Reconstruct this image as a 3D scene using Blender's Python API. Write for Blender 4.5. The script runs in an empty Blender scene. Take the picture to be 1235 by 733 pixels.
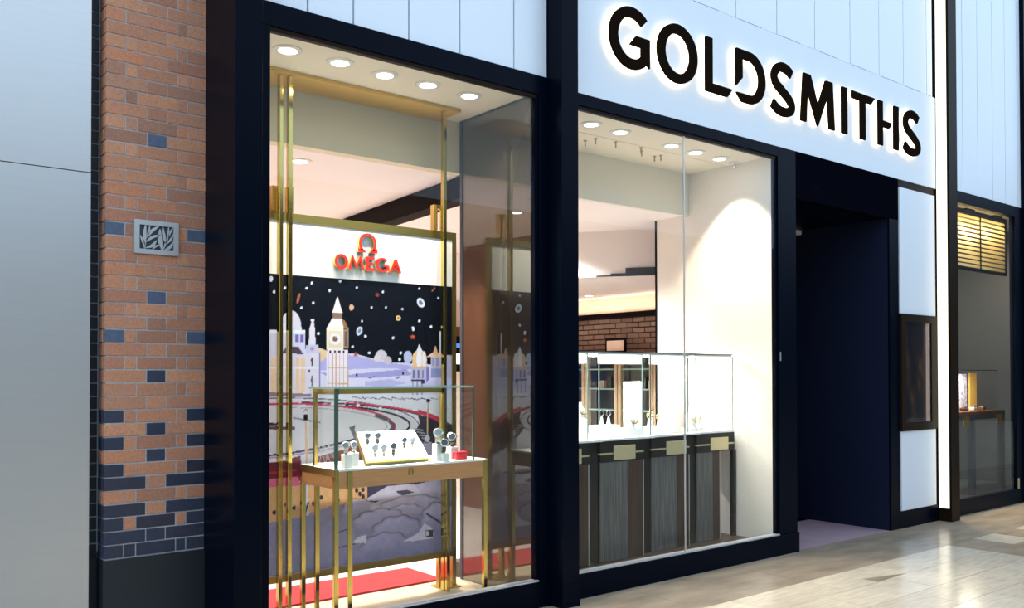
import bpy, bmesh, math, random
import numpy as np
from mathutils import Vector, Matrix, noise
random.seed(7)
SC = bpy.context.scene
COL = SC.collection
# ------------------------------------------------------------------ camera
W_PX, F_PX, CX, CY, EYE = 1235.0, 1075.0, 617.5, 436.1, 1.6
YAW, PITCH, ROLL = math.radians(51.147), math.radians(.8324), math.radians(-.0741)
fwd = np.array([math.cos(YAW)*math.cos(PITCH), math.sin(YAW)*math.cos(PITCH), math.sin(PITCH)])
rgt = np.array([math.sin(YAW), -math.cos(YAW), 0.0]); upv = np.cross(rgt, fwd)
c_, s_ = math.cos(ROLL), math.sin(ROLL)
rgt, upv = c_*rgt+s_*upv, -s_*rgt+c_*upv
cam_d = bpy.data.cameras.new('camera'); cam = bpy.data.objects.new('camera', cam_d); COL.objects.link(cam)
cam_d.sensor_width = 36; cam_d.lens = 36*F_PX/W_PX; cam_d.clip_end = 200; cam_d.clip_start = .05
cam_d.shift_y = (CY-366.5)/W_PX
cam.matrix_world = Matrix(((rgt[0], upv[0], -fwd[0], 0), (rgt[1], upv[1], -fwd[1], 0), (rgt[2], upv[2], -fwd[2], EYE), (0, 0, 0, 1)))
SC.camera = cam
# ------------------------------------------------------------------ world, exposure
w = bpy.data.worlds.new('sky'); SC.world = w; w.use_nodes = True
bg = w.node_tree.nodes['Background']; bg.inputs[0].default_value = (.525, .72, .97, 1); bg.inputs[1].default_value = 1.95
SC.view_settings.view_transform = 'Standard'; SC.view_settings.look = 'None'
SC.view_settings.exposure = 0.0; SC.view_settings.gamma = 1.0; SC.view_settings.use_curve_mapping = False
SC.cycles.transparent_max_bounces = 32; SC.cycles.max_bounces = 8; SC.cycles.sample_clamp_indirect = 6
SC.cycles.caustics_reflective = False; SC.cycles.caustics_refractive = False

# pixel of the photograph -> point on a world plane (used to survey where real things stand)
def _ray(px, py): return rgt*((px-CX)/F_PX) - upv*((py-CY)/F_PX) + fwd
def onY(px, py, Y): r = _ray(px, py); t = Y/r[1]; return (r[0]*t, Y, EYE+r[2]*t)
def onX(px, py, X): r = _ray(px, py); t = X/r[0]; return (X, r[1]*t, EYE+r[2]*t)
def onZ(px, py, Z=0): r = _ray(px, py); t = (Z-EYE)/r[2]; return (r[0]*t, r[1]*t, Z)

# ------------------------------------------------------------------ lights (large)
def light(name, kind, loc, energy, color, size=.1, rot=(0, 0, 0), size_y=None, spread=None, spot=None, blend=.3):
    d = bpy.data.lights.new(name, kind); d.energy = energy; d.color = color
    if kind == 'AREA':
        d.size = size
        if spread: d.spread = spread
        if size_y: d.shape = 'RECTANGLE'; d.size_y = size_y
    else: d.shadow_soft_size = size
    if kind == 'SPOT': d.spot_size = spot; d.spot_blend = blend
    o = bpy.data.objects.new(name, d); COL.objects.link(o); o.location = loc; o.rotation_euler = rot
    return o
WARM = (1, .85, .66); SOFT = (1, .94, .91)

# ------------------------------------------------------------------ materials
def mat(name, color, rough=.5, metal=0.0, spec=.5, emit=None, estr=0, noise_=None, bump=None, rnd=None, stretch=(1, 1, 1), coat=0):
    m = bpy.data.materials.new(name); m.use_nodes = True; nt = m.node_tree; b = nt.nodes['Principled BSDF']
    b.inputs['Base Color'].default_value = (*color, 1); b.inputs['Roughness'].default_value = rough
    b.inputs['Metallic'].default_value = metal; b.inputs['Specular IOR Level'].default_value = spec
    b.inputs['Coat Weight'].default_value = coat
    if emit: b.inputs['Emission Color'].default_value = (*emit, 1); b.inputs['Emission Strength'].default_value = estr
    col = None
    if noise_ or bump:
        tc = nt.nodes.new('ShaderNodeTexCoord'); mp = nt.nodes.new('ShaderNodeMapping'); mp.inputs['Scale'].default_value = stretch
        geo = nt.nodes.new('ShaderNodeNewGeometry'); nt.links.new(geo.outputs['Position'], mp.inputs['Vector'])
    if noise_:
        sc, c2, lo, hi = noise_
        n = nt.nodes.new('ShaderNodeTexNoise'); n.inputs['Scale'].default_value = sc; n.inputs['Detail'].default_value = 6
        nt.links.new(mp.outputs[0], n.inputs['Vector'])
        r = nt.nodes.new('ShaderNodeValToRGB'); r.color_ramp.elements[0].position = lo; r.color_ramp.elements[1].position = hi
        r.color_ramp.elements[0].color = (*color, 1); r.color_ramp.elements[1].color = (*c2, 1)
        nt.links.new(n.outputs['Fac'], r.inputs['Fac']); col = r.outputs['Color']
    if rnd:
        oi = nt.nodes.new('ShaderNodeObjectInfo'); r = nt.nodes.new('ShaderNodeValToRGB')
        els = r.color_ramp.elements; k = len(rnd)
        els[0].position = 0; els[0].color = (*rnd[0], 1); els[1].position = 1; els[1].color = (*rnd[-1], 1)
        for i in range(1, k-1): e = els.new(i/(k-1)); e.color = (*rnd[i], 1)
        nt.links.new(oi.outputs['Random'], r.inputs['Fac'])
        if col is None: col = r.outputs['Color']
        else:
            mx = nt.nodes.new('ShaderNodeMix'); mx.data_type = 'RGBA'; mx.blend_type = 'MULTIPLY'; mx.inputs[0].default_value = 1
            nt.links.new(r.outputs['Color'], mx.inputs[6]); nt.links.new(col, mx.inputs[7]); col = mx.outputs[2]
    if col is not None: nt.links.new(col, b.inputs['Base Color'])
    if bump:
        sc, st = bump
        n = nt.nodes.new('ShaderNodeTexNoise'); n.inputs['Scale'].default_value = sc; n.inputs['Detail'].default_value = 4
        nt.links.new(mp.outputs[0], n.inputs['Vector'])
        bp = nt.nodes.new('ShaderNodeBump'); bp.inputs['Strength'].default_value = st; bp.inputs['Distance'].default_value = .01
        nt.links.new(n.outputs['Fac'], bp.inputs['Height']); nt.links.new(bp.outputs[0], b.inputs['Normal'])
    return m
def glass_mat(name, tint, refl=.04, gloss=(1, 1, 1)):
    m = bpy.data.materials.new(name); m.use_nodes = True; nt = m.node_tree; nt.nodes.remove(nt.nodes['Principled BSDF'])
    N = nt.nodes.new; L = nt.links.new
    geo = N('ShaderNodeNewGeometry'); dt = N('ShaderNodeVectorMath'); dt.operation = 'DOT_PRODUCT'
    L(geo.outputs['Normal'], dt.inputs[0]); L(geo.outputs['Incoming'], dt.inputs[1])
    ab = N('ShaderNodeMath'); ab.operation = 'ABSOLUTE'; L(dt.outputs['Value'], ab.inputs[0])
    su = N('ShaderNodeMath'); su.operation = 'SUBTRACT'; su.inputs[0].default_value = 1; L(ab.outputs[0], su.inputs[1])
    pw = N('ShaderNodeMath'); pw.operation = 'POWER'; L(su.outputs[0], pw.inputs[0]); pw.inputs[1].default_value = 5
    ma = N('ShaderNodeMath'); ma.operation = 'MULTIPLY_ADD'; L(pw.outputs[0], ma.inputs[0]); ma.inputs[1].default_value = 1-refl; ma.inputs[2].default_value = refl
    t = N('ShaderNodeBsdfTransparent'); t.inputs[0].default_value = (*tint, 1)
    g = N('ShaderNodeBsdfGlossy'); g.inputs['Roughness'].default_value = 0; g.inputs[0].default_value = (*gloss, 1)
    mx = N('ShaderNodeMixShader'); L(ma.outputs[0], mx.inputs[0]); L(t.outputs[0], mx.inputs[1]); L(g.outputs[0], mx.inputs[2])
    L(mx.outputs[0], nt.nodes['Material Output'].inputs[0])
    return m
def frosted(name):
    m = bpy.data.materials.new(name); m.use_nodes = True; nt = m.node_tree; b = nt.nodes['Principled BSDF']
    b.inputs['Base Color'].default_value = (.88, .9, .9, 1); t = nt.nodes.new('ShaderNodeBsdfTranslucent'); t.inputs[0].default_value = (.9, .92, .92, 1)
    mx = nt.nodes.new('ShaderNodeMixShader'); mx.inputs[0].default_value = .6
    nt.links.new(b.outputs[0], mx.inputs[1]); nt.links.new(t.outputs[0], mx.inputs[2]); nt.links.new(mx.outputs[0], nt.nodes['Material Output'].inputs[0]); return m
def mirror_mat(name, base, fac, gloss):
    m = bpy.data.materials.new(name); m.use_nodes = True; nt = m.node_tree; b = nt.nodes['Principled BSDF']
    b.inputs['Base Color'].default_value = (*base, 1); b.inputs['Roughness'].default_value = .3
    g = nt.nodes.new('ShaderNodeBsdfGlossy'); g.inputs['Roughness'].default_value = .012; g.inputs[0].default_value = (*gloss, 1)
    mx = nt.nodes.new('ShaderNodeMixShader'); mx.inputs[0].default_value = fac
    nt.links.new(b.outputs[0], mx.inputs[1]); nt.links.new(g.outputs[0], mx.inputs[2])
    nt.links.new(mx.outputs[0], nt.nodes['Material Output'].inputs[0]); return m
M = dict(
    black=mat('black_metal', (.0010, .0030, .0085), .3, 0, .05),
    blackgloss=mat('black_gloss', (.0025, .003, .006), .5, 0, 0),
    panel=mat('white_panel', (.80, .84, .88), .35),
    panel2=mat('white_cladding', (.86, .89, .93), .3),
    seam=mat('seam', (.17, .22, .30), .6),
    steel=mat('brushed_steel', (.70, .67, .63), .38, .72, noise_=(6, (.675, .645, .605), .3, .7), stretch=(.3, .3, 8)),
    mortar=mat('mortar', (.55, .53, .52), .9, noise_=(60, (.42, .41, .40), .3, .7)),
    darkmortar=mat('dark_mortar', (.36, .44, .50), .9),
    tan=mat('tan_brick', (1, 1, 1), .85, noise_=(90, (.72, .70, .70), .35, .75), bump=(160, .35),
            rnd=[(0.684, 0.274, 0.146), (0.720, 0.322, 0.168), (0.540, 0.230, 0.140), (0.774, 0.346, 0.185), (0.414, 0.206, 0.134), (0.720, 0.288, 0.146), (0.594, 0.288, 0.168)]),
    blue=mat('blue_brick', (1, 1, 1), .45, noise_=(40, (.7, .7, .75), .35, .75), bump=(160, .2),
             rnd=[(.035, .042, .075), (.045, .055, .09), (.05, .042, .06), (.03, .04, .07)]),
    bluelight=mat('blue_grey_brick', (.11, .14, .20), .5, noise_=(40, (.08, .10, .16), .35, .7)),
    frost=frosted('frosted_band'),
    brownsheen=mat('brown_sheen_veneer', (.050, .026, .018), .35, 0, .2, noise_=(9, (.085, .05, .035), .38, .72), stretch=(9, 9, .25)),  # brown tone stands for a reflection on the dark veneer
    brasspol=mat('polished_brass', (.58, .44, .12), .12, 1),
    tanpost=mat('tan_post', (.60, .46, .31), .45),
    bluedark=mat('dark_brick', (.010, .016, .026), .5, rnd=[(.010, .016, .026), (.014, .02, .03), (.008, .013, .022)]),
    plinth=mat('plinth_metal', (.012, .016, .021), .5),
    brass=mat('brass', (.62, .46, .12), .30, 1, noise_=(3, (.56, .42, .12), .3, .7)),
    satin=mat('satin_brass', (.66, .45, .09), .5, .75),
    brassdark=mat('antique_brass', (.45, .34, .10), .32, 1),
    gold=mat('gold', (.85, .62, .22), .25, 1),
    plate=mat('champagne_brass', (.66, .57, .34), .4, .6),
    cream=mat('cream_paint', (.80, .76, .66), .8),
    ceil=mat('ceiling_paint', (.88, .82, .66), .8),
    bulk=mat('bulkhead_paint', (.72, .66, .48), .8),
    bulk2=mat('bulkhead_paint_pale', (.82, .78, .68), .8),
    linen=mat('linen_wall', (.89, .86, .79), .85, noise_=(9, (.85, .81, .73), .35, .7), stretch=(3, 3, 18)),
    shopceil=mat('shop_ceiling', (.90, .85, .835), .8),
    beam=mat('dark_beam', (.008, .0045, .004), .5, 0, .03),
    wood=mat('pale_oak', (.56, .275, .105), .45, noise_=(7, (.46, .21, .08), .3, .7), stretch=(1.2, 4, 22)),
    oakfloor=mat('display_floor', (.68, .56, .38), .4, noise_=(4, (.60, .48, .31), .3, .7)),
    brownwood=mat('brown_wood', (.20, .068, .028), .4, noise_=(5, (.145, .048, .02), .3, .7), stretch=(6, 1, .6)),
    veneer=mat('dark_veneer', (.075, .070, .066), .33, 0, .3, noise_=(26, (.20, .19, .18), .40, .72), stretch=(8, 8, .12)),
    veneer2=mat('dark_veneer_plain', (.010, .008, .0075), .35, 0, .2, noise_=(11, (.02, .017, .016), .38, .72), stretch=(9, 9, .25)),
    red=mat('red_carpet', (.50, .012, .016), .9, noise_=(150, (.40, .008, .012), .3, .7)),
    redface=mat('red_enamel', (.62, .025, .018), .35),
    redbox=mat('red_leather', (.65, .01, .03), .5),
    white=mat('white_gloss', (.86, .85, .82), .35),
    whitem=mat('white_matt', (.88, .87, .84), .7),
    lens=mat('lamp_lens', (.9, .9, .88), .4, emit=(1, .95, .86), estr=14),
    lensrim=mat('lamp_trim', (.82, .80, .76), .4),
    led=mat('led_strip', (.9, .85, .7), .5, emit=(1, .87, .66), estr=1.3),
    halo=mat('halo_led', (.9, .85, .75), .5, emit=(1, .82, .58), estr=3.0),
    casele=mat('case_light', (.9, .9, .9), .5, emit=(1, .95, .87), estr=13),
    letter=mat('bronze_black', (.012, .007, .0045), .6, 0, 0),
    bronze=mat('bronze_trim', (.016, .009, .005), .35, 0, .06),
    carpet=mat('mauve_carpet', (.40, .25, .27), .95, noise_=(5, (.33, .205, .23), .3, .7), stretch=(2, .5, 1)),
    stone=mat('brown_stone', (.47, .355, .24), .22, noise_=(2.6, (.31, .235, .165), .32, .7), stretch=(.8, 2.4, 1), bump=(30, .03)),
    trav=mat('travertine', (1, 1, 1), .16, noise_=(3.2, (.84, .80, .74), .35, .72), stretch=(1.6, 9, 1), bump=(40, .03),
             rnd=[(.78, .65, .49), (.74, .61, .455), (.80, .68, .52), (.69, .565, .42)]),
    joint=mat('tile_joint', (.26, .22, .17), .8),
    shopfloor=mat('shop_floor', (.58, .52, .48), .4),
    brownfloor=mat('brown_floor', (.05, .035, .026), .4),
    sidepanel=mat('blue_black_panel', (.012, .016, .038), .4, 0, .15),
    concrete=mat('concrete', (.30, .285, .255), .8, noise_=(2.2, (.19, .18, .165), .3, .72)),
    blind=mat('brass_slat', (.62, .46, .18), .4, .2),
    shopbrick=mat('painted_brick', (.33, .20, .13), .8, rnd=[(.36, .245, .19), (.29, .195, .15), (.40, .285, .225), (.25, .17, .13)]),
    shopmortar=mat('brick_joint', (.035, .022, .018), .9),
    cove=mat('cove_plaster', (.90, .72, .62), .8),
    slate=mat('dark_slate', (.04, .05, .07), .4),
    screen=mat('blue_screen', (.02, .05, .2), .3, emit=(.13, .30, .95), estr=1.0),
    silver=mat('watch_steel', (.75, .75, .76), .18, 1),
    greydial=mat('grey_dial', (.16, .18, .22), .25),
    dial=mat('watch_dial', (.025, .03, .045), .2),
    strap=mat('watch_strap', (.03, .026, .024), .5),
    opposite=mat('opposite_front', (.085, .07, .06), .6),
    niche=mat('niche_print', (.012, .013, .02), .15, noise_=(5, (.20, .085, .03), .50, .85), stretch=(1, 1, .5)),
    pinkside=mat('niche_side', (.75, .45, .36), .5),
    pink=mat('pink_print', (.85, .66, .64), .6),
    purplewhite=mat('paper_white', (.9, .9, .9), .5),
    mirror=mirror_mat('smoked_mirror', (.012, .007, .005), .19, (.88, .92, .88)),
    glass=glass_mat('shop_glass', (.97, .985, .975), .014),
    caseglass=glass_mat('case_glass', (.98, .995, .985), .018),
    glassedge=mat('glass_edge', (.07, .13, .10), .15, 0, .5),
    aqua=mat('glass_edge_aqua', (.30, .50, .46), .2, 0, .6),
    sillm=mat('sill_metal', (.72, .72, .70), .35, .5),
)
# ------------------------------------------------------------------ mesh helpers
def NB(): return bmesh.new()
def box(bm, x0, x1, y0, y1, z0, z1, mi=0):
    v = [bm.verts.new((x, y, z)) for z in (z0, z1) for y in (y0, y1) for x in (x0, x1)]
    for f in ((0, 2, 3, 1), (4, 5, 7, 6), (0, 1, 5, 4), (2, 6, 7, 3), (0, 4, 6, 2), (1, 3, 7, 5)):
        bm.faces.new([v[i] for i in f]).material_index = mi
    return bm
def B(*a): return box(NB(), *a)
def prism(bm, poly, a0, a1, axis='y', mi=0, side_mi=None):
    """poly of (x,z) pushed along y, or (x,y) along z, or (y,z) along x"""
    def pt(p, a): return (p[0], a, p[1]) if axis == 'y' else (p[0], p[1], a) if axis == 'z' else (a, p[0], p[1])
    f = [bm.verts.new(pt(p, a0)) for p in poly]; g = [bm.verts.new(pt(p, a1)) for p in poly]
    bm.faces.new(f).material_index = mi; bm.faces.new(g[::-1]).material_index = mi
    n = len(poly)
    for i in range(n):
        bm.faces.new((f[i], g[i], g[(i+1) % n], f[(i+1) % n])).material_index = mi if side_mi is None else side_mi
    return bm
def strip(bm, lp, rp, y0, y1, closed=False, mi=0, side_mi=None):
    sm = mi if side_mi is None else side_mi
    A = [[bm.verts.new((p[0], y, p[1])) for p in q] for q in (lp, rp) for y in (y0, y1)]
    n = len(lp); a, b, c, d = A
    for i in range(n if closed else n-1):
        j = (i+1) % n
        bm.faces.new((a[i], a[j], c[j], c[i])).material_index = mi
        bm.faces.new((b[i], d[i], d[j], b[j])).material_index = mi
        bm.faces.new((a[i], b[i], b[j], a[j])).material_index = sm
        bm.faces.new((c[i], c[j], d[j], d[i])).material_index = sm
    if not closed:
        for k in (0, n-1): bm.faces.new((a[k], c[k], d[k], b[k])).material_index = sm
    return bm
def offset(pts, h):
    out = [[], []]
    for i, p in enumerate(pts):
        a = pts[max(0, i-1)]; b = pts[min(len(pts)-1, i+1)]
        dx, dz = b[0]-a[0], b[1]-a[1]; l = math.hypot(dx, dz) or 1
        out[0].append((p[0]-dz/l*h, p[1]+dx/l*h)); out[1].append((p[0]+dz/l*h, p[1]-dx/l*h))
    return out
def spline(pts, n=6):
    r = []
    for i in range(len(pts)-1):
        p0 = np.array(pts[max(0, i-1)]); p1 = np.array(pts[i]); p2 = np.array(pts[i+1]); p3 = np.array(pts[min(len(pts)-1, i+2)])
        for k in range(n):
            t = k/n
            r.append(tuple(.5*(2*p1+(p2-p0)*t+(2*p0-5*p1+4*p2-p3)*t*t+(3*p1-p0-3*p2+p3)*t**3)))
    r.append(tuple(pts[-1])); return r
def arc(cx, cz, rx, rz, a0, a1, n=24):
    return [(cx+rx*math.cos(math.radians(a0+(a1-a0)*i/n)), cz+rz*math.sin(math.radians(a0+(a1-a0)*i/n))) for i in range(n+1)]
def lathe(bm, prof, cx, cy, z0, n=20, mi=0):
    rings = [[bm.verts.new((cx+r*math.cos(2*math.pi*k/n), cy+r*math.sin(2*math.pi*k/n), z0+z)) for k in range(n)] for r, z in prof]
    for a, b in zip(rings, rings[1:]):
        for k in range(n): bm.faces.new((a[k], a[(k+1) % n], b[(k+1) % n], b[k])).material_index = mi
    bm.faces.new(rings[0][::-1]); bm.faces.new(rings[-1]); return bm
def wpos(o):
    v = Vector(o.location)
    return v + wpos(o.parent) if o.parent else v
def obj(name, bm, m, parent=None, smooth=False, bevel=0):
    bmesh.ops.recalc_face_normals(bm, faces=bm.faces)
    if bevel: bmesh.ops.bevel(bm, geom=list(bm.edges), offset=bevel, segments=1, affect='EDGES')
    lo = [min(v.co[i] for v in bm.verts) for i in range(3)]; hi = [max(v.co[i] for v in bm.verts) for i in range(3)]
    c = Vector(((lo[0]+hi[0])/2, (lo[1]+hi[1])/2, lo[2]))
    bmesh.ops.translate(bm, vec=-c, verts=bm.verts)
    me = bpy.data.meshes.new(name); bm.to_mesh(me); bm.free()
    for x in (m if isinstance(m, (list, tuple)) else [m]): me.materials.append(M[x] if isinstance(x, str) else x)
    if smooth:
        for p in me.polygons: p.use_smooth = True
    o = bpy.data.objects.new(name, me); COL.objects.link(o)
    if parent: o.parent = parent; o.location = c - wpos(parent)
    else: o.location = c
    return o
def tag(o, label, cat, group=None):
    o['label'] = label; o['category'] = cat
    if group: o['group'] = group
    return o
def thing(name, label, cat, loc=(0, 0, 0), group=None):
    o = bpy.data.objects.new(name, None); COL.objects.link(o); o.location = loc; o.empty_display_size = .1
    return tag(o, label, cat, group)
def struct(name, bm=None, m=None, loc=(0, 0, 0), bevel=0):
    if bm is None: o = bpy.data.objects.new(name, None); COL.objects.link(o); o.location = loc
    else: o = obj(name, bm, m, bevel=bevel)
    o['kind'] = 'structure'; return o
def dup(root, loc, label, rotz=None, group=None):
    r = root.copy(); COL.objects.link(r); r.location = loc; r['label'] = label
    if rotz is not None: r.rotation_euler = (0, 0, rotz)
    if group: r['group'] = group
    for ch in list(root.children):
        c = ch.copy(); COL.objects.link(c); c.parent = r
        for g in ch.children: d = g.copy(); COL.objects.link(d); d.parent = c
    return r

FY = 4.68      # main facade plane
PY = 4.54      # front of the portal posts
# ================================================================== SETTING: floor
fl = struct('floor', B(-12, 32, -7, 4.72, -.08, -.006), 'joint')
def tile(x0, x1, y0, y1, m, h=0.0):
    g = .0022
    return obj('tile', B(x0+g, x1-g, y0+g, y1-g, -.03, h), m, fl)
ys = [3.96, 3.60, 3.25, 2.90, 2.55]
for r in range(4):
    x = 3.3+[.0, .62, .3, .75][r]
    edges = [2.4]
    while x < 8.35: edges.append(x); x += .93
    edges.append(8.42)
    for a, b in zip(edges, edges[1:]): tile(a, b, ys[r+1], ys[r], 'trav')
obj('paving', B(-12, 2.4, -7, 3.96, -.03, 0), 'trav', fl)
obj('paving', B(2.4, 32, -7, 2.55, -.03, 0), 'trav', fl)
x = -12
edges = [-12, 1.0, 2.4, 3.6, 4.85, 6.1, 7.15, 8.42]
for a, b in zip(edges, edges[1:]): tile(a, b, 3.96, 4.70, 'stone')
# beyond the corner: brown ground with a row of pale squares
for a, b, y0, y1, m in ((8.42, 8.95, 2.55, 3.96, 'stone'), (8.42, 10.3, 3.96, 4.70, 'stone'), (10.3, 12.5, 3.96, 4.70, 'stone'), (12.5, 32, 2.55, 4.70, 'stone'),
                        (8.95, 9.40, 3.59, 3.96, 'trav'), (9.40, 9.88, 3.59, 3.96, 'stone'), (9.88, 10.33, 3.59, 3.96, 'trav'), (10.33, 10.8, 3.59, 3.96, 'stone'),
                        (10.8, 11.25, 3.59, 3.96, 'trav'), (11.25, 12.5, 3.59, 3.96, 'stone'),
                        (8.95, 12.5, 2.55, 3.59, 'stone')): tile(a, b, y0, y1, m)
obj('inlay', prism(NB(), [(6.52, 3.73), (6.99, 3.614), (6.52, 3.598)], -.02, .0012, 'z'), 'stone', fl)
ent = struct('floor_entrance', B(7.08, 8.75, 4.70, 6.3, -.05, .0), 'carpet')
sfl = struct('floor_shop', B(1.6, 8.9, 5.62, 10.9, -.06, .0), 'shopfloor')

# opposite side of the mall (seen only as a reflection)
struct('wall_opposite', B(-12, 32, -7.3, -7, 0, 5.5), 'opposite')
struct('wall_end', B(32, 32.3, -7.3, 4.9, 0, 8), 'opposite')

# ================================================================== SETTING: brick pier on the left
BY = 4.975; Z0 = .634+.004; PIT = .0711
pier = struct('wall_left', B(1.272, 1.84, BY+.004, 5.3, .628, 4.622), 'mortar')
obj('plinth', B(1.262, 1.84, BY-.012, 5.3, 0, Z0-.009), 'plinth', pier)
Arow = [(1.266, 1.4755), (1.4825, 1.5785), (1.5855, 1.80)]
Brow = [(1.266, 1.363), (1.3695, 1.4245), (1.431, 1.634), (1.6405, 1.689), (1.6955, 1.80)]
cache = {}
def brick(x0, x1, y0, y1, z, m, parent):
    k = (round(x1-x0, 4), round(y1-y0, 4), m)
    if k not in cache:
        h = PIT-.0075; a, d = (x1-x0)/2, (y1-y0)/2
        bm = B(-a, a, -d, d, 0, h); bmesh.ops.recalc_face_normals(bm, faces=bm.faces)
        bmesh.ops.bevel(bm, geom=list(bm.edges), offset=.0016, segments=1, affect='EDGES')
        me = bpy.data.meshes.new('brick'); bm.to_mesh(me); bm.free(); me.materials.append(M[m]); cache[k] = me
    o = bpy.data.objects.new('brick', cache[k]); COL.objects.link(o); o.parent = parent
    o.location = Vector(((x0+x1)/2, (y0+y1)/2, z)) - wpos(parent); return o
DARK = {0: 'ddddd', 1: 'ddd', 2: 'dtdtd', 3: 'dtd', 4: 'ttttt', 5: 'dtd', 6: 'dtttd', 7: 'tdt', 8: 'dtttd', 9: 'tdt', 10: 'dtttd', 13: 'tdt', 16: 'gtttg', 19: 'tgt', 24: 'gtttg', 31: 'tgt'}
rr = random.Random(3)
for c in range(56):
    row = Arow if c % 2 else Brow
    z = Z0+c*PIT
    kinds = DARK.get(c, 't'*len(row))
    for (a, b), k in zip(row, kinds):
        m = {'t': 'tan', 'd': 'blue', 'g': 'bluelight'}[k]
        dy = rr.uniform(-.002, .0015)
        brick(a, b, BY+dy, BY+.03+dy, z, m, pier)
    # return face of the pier
    km = 'blue' if kinds[0] == 'd' else 'tan'
    if c % 2: brick(1.2645, 1.2725, BY+.034, BY+.115, z, km, pier)
    else:
        brick(1.2645, 1.2725, BY+.034, BY+.11, z, km, pier)
obj('header', B(1.262, 1.84, BY-.012, 5.3, 4.623, 9.0), 'plinth', pier)
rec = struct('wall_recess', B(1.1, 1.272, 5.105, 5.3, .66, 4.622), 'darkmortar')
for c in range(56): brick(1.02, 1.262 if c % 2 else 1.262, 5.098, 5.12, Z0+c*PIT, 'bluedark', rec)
obj('header', B(1.0, 1.262, 5.095, 5.3, 4.623, 9.0), 'plinth', rec)
obj('plinth', B(1.0, 1.262, 5.092, 5.3, 0, Z0), 'plinth', rec)
clad = struct('wall_cladding', B(-6, 1.19, 5.055, 5.3, 0, 9.0), 'seam')
zs = 2.659
obj('cladding_panel', B(-6, 1.2015, 5.0, 5.054, -.0, zs-.002), 'steel', clad, bevel=.0012)
obj('cladding_panel', B(-6, 1.2015, 5.0, 5.054, zs+.002, 9.0), 'steel', clad, bevel=.0012)
# pressed-metal vent plate
vp = thing('vent_plate', 'silver metal vent plate with cut-out leaf pattern set in the brick pier', 'vent', (1.526, BY, 2.252))
x0, x1, z0, z1 = 1.409, 1.643, 2.254, 2.435
fx0, fx1, fz0, fz1 = 1.436, 1.615, 2.279, 2.409
obj('backing', B(fx0-.004, fx1+.004, BY-.004, BY+.01, fz0-.004, fz1+.004), 'slate', vp)
bm = NB(); box(bm, x0, fx0, BY-.014, BY-.002, z0, z1); box(bm, fx1, x1, BY-.014, BY-.002, z0, z1)
box(bm, fx0, fx1, BY-.014, BY-.002, z0, fz0); box(bm, fx0, fx1, BY-.014, BY-.002, fz1, z1); obj('frame', bm, 'steel', vp)
pw_, ph_ = fx1-fx0, fz1-fz0
def leaf(u0, v0, u1, v1, wd, bend=0):
    p0 = (fx0+u0*pw_, fz0+v0*ph_); p1 = (fx0+u1*pw_, fz0+v1*ph_)
    n = 8; L, R = [], []; dx, dz = p1[0]-p0[0], p1[1]-p0[1]; l = math.hypot(dx, dz)
    for i in range(n+1):
        t = i/n; wv = .74*wd*math.sin(math.pi*(t*.86+.07))*l; b = bend*l*math.sin(math.pi*t)
        cx, cz = p0[0]+dx*t-dz/l*b, p0[1]+dz*t+dx/l*b
        L.append((cx-dz/l*wv, cz+dx/l*wv)); R.append((cx+dz/l*wv, cz-dx/l*wv))
    obj('leaf', strip(NB(), L, R, BY-.012, BY-.003), 'steel', vp)
for a in ((.16, .0, .02, .55, .13, -.05), (.17, .1, .18, 1.0, .10, .04), (.2, .45, .30, 1.0, .10, -.04), (.22, .48, .58, 1.0, .12, .08),
          (.2, .30, .62, .62, .12, .10), (.18, .05, .50, .40, .15, -.14), (.38, .0, .60, .22, .16, .10), (.66, .0, .60, .88, .13, .05),
          (.80, .25, .68, 1.0, .12, .05), (.82, .42, .86, 1.0, .10, .0), (.84, .55, 1.0, 1.0, .11, .05), (.80, .28, 1.0, .72, .11, -.06),
          (.72, .0, 1.0, .40, .15, -.12), (.70, .02, .80, .45, .10, .0)): leaf(*a)

# ================================================================== SETTING: portal frame and facade
struct('trim_1', B(1.793, 1.945, PY, 4.98, 0, 9.0), 'black', bevel=.002)
struct('trim_2', B(4.10, 4.256, PY, 4.72, 0, 9.0), 'black', bevel=.002)
obj('base_shoe', B(4.096, 4.26, PY-.004, 4.70, 0, .16), 'black', bpy.data.objects['trim_2'])
fin = struct('trim_3', B(9.762, 9.955, PY, 4.72, 0, 9.0), 'bronze', bevel=.002)
ls = thing('light_strip', 'tall glowing warm white light strip on the side of the bronze fin', 'light', (9.76, 4.61, .145))
obj('channel', B(9.752, 9.761, 4.552, 4.679, .13, 9.0), 'bronze', ls)
obj('diffuser', B(9.748, 9.7515, 4.560, 4.672, .145, 9.0), 'led', ls)

# --- window 1 (left bay)
w1 = struct('window_1', loc=(3, FY, 0))
obj('sill_box', B(1.945, 4.10, 4.665, 4.735, 0, .178), 'black', w1)
obj('sill', B(2.03, 4.00, 4.672, 4.735, .178, .188), 'sillm', w1)
obj('head', B(1.945, 4.10, FY, 4.735, 3.545, 3.678), 'black', w1, bevel=.002)
obj('head_bead', B(2.03, 4.0, 4.690, 4.73, 3.520, 3.545), 'bronze', w1)
obj('jamb', B(1.945, 2.048, FY, 4.735, .178, 3.545), 'black', w1, bevel=.002)
obj('jamb', B(4.02, 4.10, FY, 4.735, .178, 3.545), 'black', w1, bevel=.002)
obj('jamb_bead', B(3.985, 4.018, 4.695, 4.735, .188, 3.545), 'black', w1)
obj('glass_pane', B(2.03, 4.00, 4.700, 4.708, .185, 3.55), 'glass', w1)
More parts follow.
